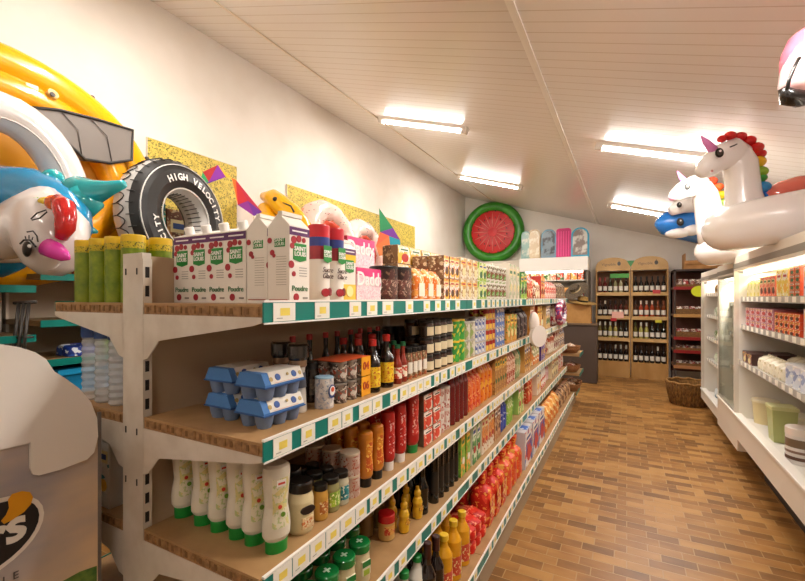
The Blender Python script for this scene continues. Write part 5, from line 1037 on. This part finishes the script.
m2 = [(705, 176, .035, '#D9401E'), (712, 181, .045, '#D9401E'), (718, 187, .045, '#E05A1E'), (721, 195, .045, '#E9C01E'), (723, 203, .042, '#8FBF2A'), (724, 211, .04, '#3FA63A'), (723, 219, .036, '#1E8FD0')]
unicorn('unicorn_float', (1.05, 4.75, 1.83), D2, 1.0, (Vector((1.05, 4.78, 1.98)), .40, .27, .13),
        [(716, 245), (712, 225), (708, 208), (705, 195), (700, 186)], [.13, .12, .105, .1, .085],
        [(704, 185), (694, 186), (682, 191), (675, 196), (671, 198)], [.085, .095, .075, .058, .034], [(686, 183), (681, 177), (677, 171)], m2, (681, 189),
        'smaller white unicorn float behind the large unicorn', lambda r, hd, o3, D: MB().sweep([at(673.5, 197, D-.02), at(670.5, 199, D-.02)], [.035, .02], vinyl('#F0B0C4'), 12).build('muzzle', hd))
# blue dolphin float
D3 = 4.5; dl_ = empty('dolphin_float', (1.15, 5.5, 1.83)); tag(dl_, 'bright blue orca float with white cheek behind the unicorn floats', 'float'); o3 = tuple(-dl_.location)
bl = vinyl('#1A78D0')
q = MB(); q.sweep([at(px, py, D3) for px, py in ((656, 224), (663, 224), (676, 223), (692, 223), (706, 226), (722, 232))], [.03, .11, .165, .2, .2, .12], bl, 20); q.build('body', dl_, o3)
q = MB(); q.ball(at(691, 230, D3-.13), (.1, .07, .06), wu, 14, 10); q.ball(at(678, 233, D3-.08), (.12, .08, .055), wu, 14, 10); q.build('white_patch', dl_, o3)
q = MB(); eye(q, at(680, 222, D3-.18), .036); q.build('eye', dl_, o3)
q = MB(); q.sweep([at(671, 211, D3-.16), at(682, 206, D3-.16), at(697, 204, D3-.16), at(710, 210, D3-.16)], [.05, .075, .09, .08], wu, 14); q.build('seat_tube', dl_, o3)
q = MB(); eye(q, at(679, 205, D3-.26), .024); q.build('face_marking', dl_, o3)
# flamingo float near the ceiling at top right
D4 = 1.45; f = empty('flamingo_float', (.95, 2.15, 1.846)); tag(f, 'pink flamingo float with black beak tip at top right', 'float'); o3 = tuple(-f.location); fp = vinyl('#E26A80'); fw = vinyl('#EFC0BE')
q = MB(); q.sweep([at(px, py, D4) for px, py in ((822, 34), (811, 48), (803, 60), (797, 74))], [.06, .075, .066, .05], fp, 20); q.sweep([at(822, 34, D4), at(845, 20, D4+.02), at(880, 20, D4+.05), at(915, 60, D4+.1), at(935, 130, D4+.15)], [.06, .08, .09, .1, .1], fp, 18)
q.build('head', f, o3)
q = MB(); q.sweep([at(px, py, D4-.015) for px, py in ((810, 60), (802, 74), (796, 88), (794, 95))], [.07, .062, .05, .035], fw, 18); q.build('beak', f, o3)
q = MB(); q.sweep([at(px, py, D4-.025) for px, py in ((782, 88), (788, 97), (799, 98), (814, 96))], [.012, .028, .03, .028], vinyl('#1C1816'), 14); mark(q, [(799, 58), (793, 70), (789, 80), (787, 90)], D4-.085, .006, blk); q.build('beak_tip', f, o3)
q = MB(); eye(q, at(812, 42, D4-.09), .017); q.build('eye', f, o3)
q = MB(); q.sweep([(1.25+.3*math.cos(a), 2.1+.36*math.sin(a), 1.99) for a in [2*PI*i/32 for i in range(32)]], .14, fp, 18, closed=True, up=(0, 0, 1)); q.build('ring_tube', f, o3)
q = MB(); q.sweep([at(935, 130, D4+.15), Vector((1.3, 1.9, 2.1))], [.1, .13], fp, 16); q.build('neck', f, o3)
# ---------------------------------------------------------------- back wall
yw_ = 9.0
wm = noisy('#2A7A1A', '#3C9A2A', 6, .3); wc = at(493, 231, dep(xy(493, 9.14), 9.14))
w_ = empty('watermelon_float', (wc.x, 9.14, wc.z-.70)); tag(w_, 'round watermelon slice float with green rim leaning on back wall', 'float')
MM = TR(0, 0, .672) @ Matrix.Rotation(.12, 4, 'Z') @ Matrix.Scale(.92, 4); n = 48; ring = lambda rr_, y=0: [(rr_*math.cos(2*PI*i/n), y, rr_*math.sin(2*PI*i/n)) for i in range(n)]
q = MB(); q.sweep(ring(.615), .118, wm, 16, closed=True, M=MM, up=(0, 1, 0)); q.build('green_rim', w_)
q = MB(); q.sweep(ring(.555, -.055), .02, mat('#5FA03A', .35), 10, closed=True, M=MM, up=(0, 1, 0)); q.build('pale_ring', w_)
q = MB(); q.lathe([(.001, .085), (.1, .075), (.3, .09), (.5, .07), (.56, .0)], mat('#C80E0E', .42), 48, MM @ RX(PI/2), cap=False); fl_ = q.build('red_flesh', w_)
q = MB()
for i in range(16):
    a = 2*PI*i/16; q.sweep([MM @ Vector((rr_*math.cos(a), -.09-(.006 if rr_ < .4 else -.006), rr_*math.sin(a))) for rr_ in (.12, .28, .46)], [.005, .011, .005], mat('#EE9A8C', .4), 6)  # pale seam colour paints in the specular glint along the seams
q.build('seam', w_)
q = MB()
for i in range(32):
    a = 2*PI*(i+.5)/16+(.06 if i > 15 else 0); rr_ = .34 if i < 16 else .5
    q.ball(MM @ Vector((rr_*math.cos(a), -.095+(rr_ > .4)*.02, rr_*math.sin(a))), (.012, .008, .02), blk, 8, 6)
so = q.build('seeds', w_)
# cold display with white header at the back, bodyboards standing on it
fy = 8.45; xa_, xb_ = xy(519, fy), xy(588, fy); zt, zb_ = zz(257.5, xy(550, fy), fy), zz(271, xy(550, fy), fy)
r = empty('display_cabinet', ((xa_+xb_)/2, fy+.35, 0)); tag(r, 'tall open cabinet with white header board standing against the back wall', 'cabinet'); o3 = (-(xa_+xb_)/2, -fy-.35, 0)
q = MB(); q.box(xa_, xb_, fy, fy+.7, zb_, zt, mat('#EFEBE4', .35), bev=.01); q.build('header', r, o3)
q = MB(); q.box(xa_, xb_, fy+.66, fy+.7, .1, zb_, mat('#CFC8BC', .5)); q.build('back_panel', r, o3)
for a, b in ((xa_, xa_+.04), (xb_-.04, xb_)): MB().box(a, b, fy+.05, fy+.66, 0, zb_, mat('#6A5F52', .5)).build('side_panel', r, o3)
for z in (1.85, 1.5, 1.1, .75): MB().box(xa_+.04, xb_-.04, fy+.12, fy+.66, z-.02, z, mat('#E6E1D6', .4)).build('shelf', r, o3)
MB().box(xa_+.04, xb_-.04, fy+.02, fy+.66, 0, .7, mat('#54473A', .5)).build('lower_panel', r, o3)
MB().box(xa_+.1, xb_-.1, fy+.1, fy+.14, zb_-.03, zb_-.001, lamp).build('lamp_strip', r, o3)
cols = ['#D9602A', '#E9A84A', '#B9301E', '#F0E0B0', '#D97A5A', '#4A7A3A', '#E9D9C4', '#C93A2A']
for j, z in enumerate((1.85, 1.5)):
    for i in range(9):
        bag(.11, .2 if j else .17, .09, pr(cols[(i+j*3) % 8], cols[(i+2) % 8], '#EFE9DA', 14, 140+i), name='ready_meal_packet', seed=i).place((xa_+.12+i*.125, fy+.2, z+.0006), -PI/2, '%s coloured packet in back cabinet, %s shelf, %s from left' % (['orange', 'amber', 'red', 'cream', 'salmon', 'green', 'beige', 'scarlet'][(i+j*3) % 8], ['upper', 'second'][j], ORD[i]), 'packet', 'packets in the back cabinet')
for i, (pa, pb, top, c, lab, cc) in enumerate(((521, 530, 231, ('#8FB0A8', '#5A8A84', '#D9D9C9'), 'small grey green bodyboard beside the watermelon float', 0), (528, 540, 229, ('#D9C4A0', '#B08A5A', '#F0E6D0'), 'beige bodyboard with brown picture on back cabinet', 0), (541, 556, 229, ('#7A8A94', '#4FA0C4', '#2A2A2E'), 'grey and blue patterned bodyboard on back cabinet', 0), (556, 571, 228, ('#D81E78', '#C4186A', '#E04A94'), 'bright pink rolled bodyboard on back cabinet', 1), (571, 589, 227, ('#8A7A74', '#3AA0C4', '#D9D4CC'), 'rounded bodyboard with turquoise rim on back cabinet', 2))):
    yy = fy+.16; x0_, x1_ = xy(pa, yy), xy(pb, yy); hh_ = zz(top, (x0_+x1_)/2, yy)-zt; w = x1_-x0_
    pts = []
    rr_ = w*.46 if cc != 1 else w*.2
    rc = w*.5 if cc == 2 else rr_
    for kx, a0 in ((1, 0), (-1, PI/2)):
        for t in range(7):
            a = a0+t*PI/12; pts.append((kx*(w/2-rc)+rc*math.cos(a) if kx > 0 else -(w/2-rc)+rc*math.cos(a), hh_-rc+rc*math.sin(a)))
    pts = [(w/2, 0)]+pts+[(-w/2, 0)]
    q = MB(); q.prism(pts, 0, .06, mat('#1FA0C4', .4) if cc == 2 else noisy(c[0], c[1], 7, .4), axis='y'); o = q.build('bodyboard', None, ((x0_+x1_)/2, yy, zt+.001)); o.rotation_euler = (-.06, 0, 0); tag(o, lab, 'bodyboard')
    if cc != 1: q = MB(); q.prism([(a*.82, .04+b*.88) for a, b in pts], -.003, 0, noisy(c[0], c[2], 6, .35, lo=.48, hi=.56), axis='y'); q.build('printed_face', o)
    else:
        q = MB()
        for k in range(-2, 3): q.box(k*w*.17-.008, k*w*.17+.008, -.012, 0, .03, hh_-.06, mat('#F04A98', .3))
        q.build('ribs', o)
# cupboard left of it, behind the gondola, and under the watermelon
q = empty('storage_cupboard', (-2.6, 9.0, 0)); tag(q, 'pale storage cupboard carrying the watermelon float', 'cupboard'); ztw = wc.z-.70-.002
xl, xr_ = -3.28, xa_-.03
MB().box(xl, xr_, 8.75, 9.3, 0, ztw, mat('#D6CCBC', .5), bev=.01).build('body', q, (2.6, -9.0, 0)); MB().box(xl+.03, (xl+xr_)/2-.005, 8.735, 8.75, .1, ztw-.05, mat('#DDD4C4', .45)).build('door', q, (2.6, -9.0, 0)); MB().box((xl+xr_)/2+.005, xr_-.03, 8.735, 8.75, .1, ztw-.05, mat('#DDD4C4', .45)).build('door', q, (2.6, -9.0, 0))
# cardboard box, straw hats and end-of-aisle bread basket stand
e0, e1 = xy(563, 8.05), xy(597, 8.05); em = (e0+e1)/2
q = empty('end_stand', (em, 8.22, 0)); tag(q, 'dark brown counter beyond the end of the aisle shelving', 'counter'); o3 = (-em, -8.22, 0)
MB().box(e0, e1, 8.05, 8.4, 0, 1.02, mat('#4A3A30', .6), bev=.01).build('body', q, o3); MB().box(e0-.01, e1+.01, 8.03, 8.42, 1.02, 1.05, mat('#6A543E', .5)).build('top_board', q, o3)
q = MB(); q.box(e0+.05, e1-.1, 8.08, 8.36, 1.052, 1.4, noisy('#B5864A', '#A5763C', 6, .7)); o = q.build('cardboard_box'); tag(o, 'brown cardboard box on the dark counter beyond the aisle shelving', 'box'); MB().box(e0+.05, e1-.1, 8.2, 8.22, 1.4, 1.402, mat('#D0B080', .4)).build('tape', o)
def hat(loc, r, c, band, lab, tl):
    q = MB(); q.lathe([(.06, .1), (.09, .09), (.095, 0), (r, -.012), (r, -.004), (.1, .008)], c, 24); o = q.build('straw_hat', None, loc); o.rotation_euler = tl; tag(o, lab, 'hat', None)
    MB().lathe([(.0965, .004), (.0965, .035)], band, 24, cap=False).build('hat_band', o)
hat((em+.03, 8.22, 1.43), .24, noisy('#B08A4A', '#8A6A34', 40, .8), blk, 'straw hat with black band lying on the cardboard box', (.15, .1, .3))
hat((em-.08, 8.2, 1.64), .22, noisy('#6A5A44', '#3A2E24', 40, .8), W('#C9B48A'), 'dark striped straw hat on the cardboard box', (.7, -.35, -.2))
for i, (px, py, rr_, z) in enumerate(((579, 398, .17, .0),)):
    pass
bas = MB(); bas.lathe([(.09, 0), (.13, .05), (.14, .1), (.128, .1), (.118, .05), (.08, .012), (.001, .012)], noisy('#A8764A', '#7A4A2A', 60, .8, (1, 1, 4)), 22); P = Proto('bread_basket', bas.mesh('bread_basket'))
for j, z in enumerate((.217, .48, .74)):
    for i, y in enumerate((6.26, 6.5)):
        if j and i: continue
        P.place((-.70, y, z+.0006), 0, 'round brown basket at far shelving end, %s tier%s' % (['lowest', 'middle', 'top'][j], ', rear' if i else ''), 'basket', 'round baskets at the far shelving end')
        bag(.14, .12, .14, pr('#C9A080', '#A04A3A', '#EFE0D0', 20, 170+j), name='bread_packet', seed=j).place((-.70, y, z+.013), 0, 'wrapped packet in %s tier round basket%s' % (['lowest', 'middle', 'top'][j], ', rear' if i else ''), 'packet')
# white plush pendant hanging from the top rail near the far end
pe = empty('hanging_pendant', (XF+.07, yx(534, XF+.07), 1.2)); tag(pe, 'white fluffy pendant with round disc hanging from the top shelf rail', 'pendant')
q = MB(); q.sweep([(-.06, .0, .29), (-.02, 0, .31), (0, 0, .27), (0, 0, .17)], .004, W('#E0A890'), 6); q.build('cord', pe)
q = MB(); q.ball((0, 0, .1), (.04, .07, .09), W('#EDE3DA', .8), 16, 12); q.build('body', pe); q = MB(); q.disc((.02, .0, .0), .085, W('#F0E8E0', .8), (1, -.6, 0), 28, thick=.03); q.build('disc', pe)
# flowery wreath at far top shelf
q = MB(); nn_ = 24; c0 = Vector((XF+.03, yx(561, XF+.03), 1.33))
q.sweep([c0+Vector((0, .22*math.cos(2*PI*i/nn_), .12*math.sin(2*PI*i/nn_))) for i in range(nn_)], .04, pr('#E9E0E4', '#B03A5A', '#4A2A7A', 18, 180), 10, closed=True, up=(1, 0, 0)); o = q.build('flower_garland'); tag(o, 'white, red and purple flower garland hung at the far shelf end', 'garland')
# ---------------------------------------------------------------- wine stands
pine = noisy('#C79A5E', '#B58648', 5, .5, (1, 1, .3)); pined = noisy('#D2AC72', '#C09658', 5, .5); SYF = 8.95; sw = .59
lv = [.30, .74, 1.15, 1.60]
wl = W('#E6DFD0'); stands = [(-.53, 'left'), (.075, 'right')]
bot = {}
def wine(c, capc, lab=True):
    k = (c, capc)
    if k not in bot: bot[k] = bottle(.034, .30, mat(c, .12, coat=.6), mat(capc, .35), wl if lab else None, name='wine_bottle', sh=.58, neck=.36, caph=.22, lab=(.14, .42))
    return bot[k]
for x0, side in stands:
    r = empty('wine_stand', (x0+sw/2, SYF+.17, 0)); tag(r, 'pine wine stand with arched top, %s one of the pair at the back wall' % side, 'stand', 'pine wine stands'); o3 = (-(x0+sw/2), -SYF-.17, 0)
    for a in (x0, x0+sw-.022): MB().box(a, a+.022, SYF, SYF+.34, 0, 2.02, pine).build('side_panel', r, o3)
    MB().box(x0+.022, x0+sw-.022, SYF+.32, SYF+.34, .05, 2.02, mat('#6A4526', .6)).build('back_panel', r, o3)
    pts = [(x0, 2.02), (x0+sw, 2.02), (x0+sw, 2.08)]+[(x0+sw/2+sw*.5*math.cos(a), 2.08+.19*math.sin(a)**.8) for a in [PI*i/16 for i in range(1, 16)]]+[(x0, 2.08)]
    h_ = MB(); h_.prism(pts, SYF-.0, SYF+.02, pined, axis='y'); ho = h_.build('arched_header', r, o3)
    m = MB(); m.disc((x0+sw*.68, SYF-.001, 2.15), .03, W('#2A2018'), (0, -1, 0), 10, ry=.04); m.box(x0+sw*.68-.004, x0+sw*.68+.004, SYF-.002, SYF-.001, 2.19, 2.21, W('#2A2018')); m.build('grape_mark', ho)
    t = bpy.data.objects.new('lettering', text_mesh('Vignoble' if side == 'left' else 'Vignoble', .07, W('#5A3A20'))); COL.objects.link(t); t.parent = ho; t.matrix_local = TR(x0+sw*.38, SYF-.001, 2.14) @ ENDF
    MB().box(x0+.022, x0+sw-.022, SYF+.005, SYF+.32, 0, .30, pine).build('base_drawer', r, o3)
    for z in lv[1:]:
        MB().box(x0+.022, x0+sw-.022, SYF+.01, SYF+.32, z-.02, z, pine).build('shelf', r, o3); MB().box(x0+.022, x0+sw-.022, SYF-.004, SYF+.01, z-.055, z+.01, pined).build('shelf_front', r, o3)
spec = {'left': [['#120A0A']*6, ['#6A5A24', '#5A4E20', '#A89A4A', '#A89A4A', '#2A2A18', '#16140E'], ['#1A0C0A', '#1A0C0A', '#3A1810', '#4A1812', '#4A1812', '#5A2A18'], ['#5A120E', '#5A120E', '#2A2A14', '#9A9468', '#A8A078', '#1A160E']],
        'right': [['#120808']*6, ['#6A6028', '#A8A050', '#A8A050', '#14180E', '#14180E', '#14180E'], ['#4A2A1A', '#A8442A', '#B04A2A', '#B04A2A', '#7A3A1A', '#7A3A1A'], ['#14110E']*6]}
capc = {'left': [['#3A2A24', '#3A2A24', '#3A2A24', '#B9B0A0', '#B9B0A0', '#B9B0A0'], ['#D9D4C4']*4+['#2A2A20']*2, ['#3A2018', '#D9C9B0', '#2A1A14', '#2A1A14', '#2A1A14', '#4A2A1A'], ['#8A1A14', '#8A1A14', '#3A3A24', '#3A3A24', '#3A3A24', '#1A1A14']],
        'right': [['#3A2A24', '#3A2A24', '#2A1A14', '#3A2A24', '#C9C0B0', '#2A1A14'], ['#4A4A20', '#D9D4C4', '#D9D4C4', '#1A1E14', '#1A1E14', '#1A1E14'], ['#3A2A20', '#D9C4B0', '#D9C4B0', '#D9C4B0', '#8A4A2A', '#8A4A2A'], ['#1A1612']*6]}
for x0, side in stands:
    for j, z in enumerate(lv):
        for i in range(6):
            for k in range(2):
                if k and z > 1.5: continue
                P = wine(spec[side][j][i], capc[side][j][i])
                P.place((x0+.07+i*.09, SYF+.06+k*.09, z+.0006), 0, 'wine bottle on %s pine stand, %s shelf, %s from left%s' % (side, ['lowest', 'third', 'second', 'highest'][j], ORD[i], ', behind' if k else ''), 'bottle', 'wine bottles on the pine stands')
tg = MB().box(-.28, .04, SYF-.012, SYF-.006, 1.88, 1.96, W('#3F9A2E')).build('shelf_sign'); tag(tg, 'green sign strip at top of the left pine stand', 'sign')
pf = MB().add([(-.0, SYF-.004, 2.2), (.13, SYF-.004, 2.2), (.065, SYF-.004, 2.08), (-.0, SYF-.001, 2.2), (.13, SYF-.001, 2.2), (.065, SYF-.001, 2.08)], [(0, 1, 2), (5, 4, 3), (0, 3, 4, 1), (1, 4, 5, 2), (2, 5, 3, 0)], W('#2F8A3A')).build('pennant'); tag(pf, 'small green triangular pennant between the arched stand tops', 'pennant')
for i, (x, z, w_s, h_s, c) in enumerate(((-.25, 1.12, .2, .12, '#E9B0A0'), (-.27, 1.06, .1, .06, '#C8202A'), (.42, 1.58, .12, .07, '#C83A3A'), (.46, 1.05, .1, .05, '#D8D03A'))):
    o = MB().box(x, x+w_s, SYF-.010, SYF-.0045, z, z+h_s, W(c)).build('price_card'); tag(o, ['pink price card on left pine stand', 'red price card on left pine stand', 'red price card on right pine stand', 'yellow price card on right pine stand'][i], 'card')
# red shelving with baskets at the back right
rs = empty('red_shelving', (1.1, 8.7, 0)); tag(rs, 'dark metal shelving with red shelf edges beside the wine stands', 'shelving'); o3 = (-1.1, -8.7, 0); redm = mat('#8E1A1A', .4)
for x in (.70, 1.58):
    for y in (8.4, 8.96): MB().box(x, x+.025, y, y+.025, 0, 1.98, mat('#3A2A24', .5)).build('post', rs, o3)
MB().box(.70, 1.6, 8.96, 8.98, .2, 1.98, mat('#5A3226', .6)).build('back_panel', rs, o3)
rz = [(.36, '#A8744A'), (.62, '#8E1A1A'), (.84, '#8E1A1A'), (1.22, '#B5864A'), (1.68, '#8E1A1A')]
for z, cc in rz:
    MB().box(.70, 1.605, 8.4, 8.96, z-.03, z, mat('#6A4A34', .5)).build('shelf', rs, o3); MB().box(.695, 1.61, 8.39, 8.4, z-.04, z+.012, mat(cc, .4)).build('shelf_front', rs, o3)
nm = ['bottom', 'second lowest', 'middle', 'second highest', 'top']
for j, (z, cc) in enumerate(rz):
    for i in range(2):
        q = MB(); x = .93+i*.43; hb = .10 if j in (2, 3) else .05; wk = noisy('#8A6234', '#5F3F1E', 50, .8, (1, 1, 4))
        q.box(x-.2, x+.2, 8.43, 8.445, z+.0006, z+hb, wk); q.box(x-.2, x+.2, 8.8, 8.815, z+.0006, z+hb, wk); q.box(x-.2, x-.185, 8.445, 8.8, z+.0006, z+hb, wk); q.box(x+.185, x+.2, 8.445, 8.8, z+.0006, z+hb, wk); q.box(x-.185, x+.185, 8.445, 8.8, z+.0006, z+.01, wk)
        o = q.build('wicker_tray'); tag(o, 'brown wicker tray on %s shelf of the red shelving, %s' % (nm[j], ['left', 'right'][i]), 'tray', 'wicker trays on the red shelving')
        rr = random.Random(j*7+i)
        for k in range(4):
            cc2 = [('#D9D0C4', '#8A4A3A', '#F3EDE4'), ('#6A3A2A', '#C9B0A0', '#F0E0D0'), ('#C9BDB0', '#9A2A2A', '#EFE6DC')][(k+j) % 3]
            bag(.085, .13 if j > 1 else .07, .12, pr(*cc2, 22, 200+k+j), name='sausage_packet', seed=k+j).place((x-.14+k*.092, 8.55+.03*(k % 2), z+.011), -PI/2, 'sausage packet in %s tray of red shelving, %s shelf, %s from left' % (['left', 'right'][i], nm[j], ORD[k]), 'packet', 'packets in the wicker trays')
o = MB().disc((0, 0, 0), .11, mat('#D2DC1E', .5), (0, -1, 0), 28, ry=.09, thick=.003).build('price_disc', None, (1.05, 8.386, 1.61)); tag(o, 'fluorescent yellow oval price disc on the red shelving', 'sign')
q = empty('wooden_crate', (1.12, 8.68, 1.98)); tag(q, 'open wooden crate on top of the red shelving', 'crate'); wd = noisy('#C08A4E', '#A8743A', 6, .6)
MB().box(.70, 1.6, 8.4, 8.96, 1.95, 1.98, mat('#3A2A24', .5)).build('top_shelf', rs, o3)
for a in ((.86, .875, 8.48, 8.86), (1.365, 1.38, 8.48, 8.86)): MB().prism([(a[2], 1.981), (a[3], 1.981), (a[3], 2.25), (a[2], 2.25)], a[0], a[1], wd, axis='x').build('end_board', q, (-1.12, -8.68, -1.98))
for z in (1.99, 2.07): MB().box(.875, 1.365, 8.48, 8.49, z, z+.06, wd).build('slat', q, (-1.12, -8.68, -1.98)); MB().box(.875, 1.365, 8.85, 8.86, z, z+.06, wd).build('slat', q, (-1.12, -8.68, -1.98))
MB().box(.875, 1.365, 8.49, 8.85, 1.981, 1.99, wd).build('base_board', q, (-1.12, -8.68, -1.98))
# wicker basket on the floor
q = MB(); wk = noisy('#9A6E34', '#5E3E18', 70, .8, (1, 1, .35), bump=.5); bx_, by_ = xy(690, 7.15)-.0, 7.15
prf = [(.215, .0), (.235, .1), (.255, .2), (.27, .31), (.255, .31), (.24, .2), (.2, .02), (.001, .02)]; q.lathe(prf, wk, 32, cap=False, sx=1.0); q.add([(.215*math.cos(2*PI*i/32), .215*math.sin(2*PI*i/32), 0) for i in range(32)], [list(range(32))[::-1]], wk)
for k in range(40):
    a = 2*PI*k/40; q.sweep([(.217*math.cos(a), .217*math.sin(a), .004), (.24*math.cos(a), .24*math.sin(a), .1), (.26*math.cos(a), .26*math.sin(a), .2), (.272*math.cos(a), .272*math.sin(a), .3)], .007, wk, 6)
o = q.build('wicker_basket', None, (bx_-.02, by_, .0)); tag(o, 'large round wicker basket on the floor before the red shelving', 'basket'); MB().sweep([(.265*math.cos(2*PI*i/40), .265*math.sin(2*PI*i/40), .315+.008*math.sin(i*PI/2)) for i in range(40)], .016, noisy('#A87A3C', '#7A5526', 50, .8), 8, closed=True, up=(0, 0, 1)).build('rim', o)
# ---------------------------------------------------------------- camera, world, view
cam = bpy.data.cameras.new('camera'); co = bpy.data.objects.new('camera', cam); COL.objects.link(co)
co.location = (0, 0, CZ); co.rotation_euler = (PI/2, 0, TH); cam.sensor_width = 36; cam.lens = 36*F/805; cam.shift_y = (HY-290.5)/805; cam.clip_start = .02
bpy.context.scene.camera = co
w = bpy.data.worlds.new('world'); bpy.context.scene.world = w; w.use_nodes = True; w.node_tree.nodes['Background'].inputs[0].default_value = (1, .9, .8, 1); w.node_tree.nodes['Background'].inputs[1].default_value = .1
sc = bpy.context.scene; sc.view_settings.view_transform = 'Standard'; sc.view_settings.look = 'None'; sc.view_settings.gamma = 1; sc.view_settings.use_curve_mapping = False; sc.view_settings.exposure = .86
labs = {}
for o in bpy.data.objects:
    if not o.parent and 'label' in o: labs.setdefault(o['label'], []).append(o.name)
for l, ns in labs.items():
    if len(ns) > 1: print('DUPLABEL', l, ns[:4])
    if not 4 <= len(l.split()) <= 16: print('LABELLEN', len(l.split()), l)
print('OBJECTS', len(bpy.data.objects), len(labs))
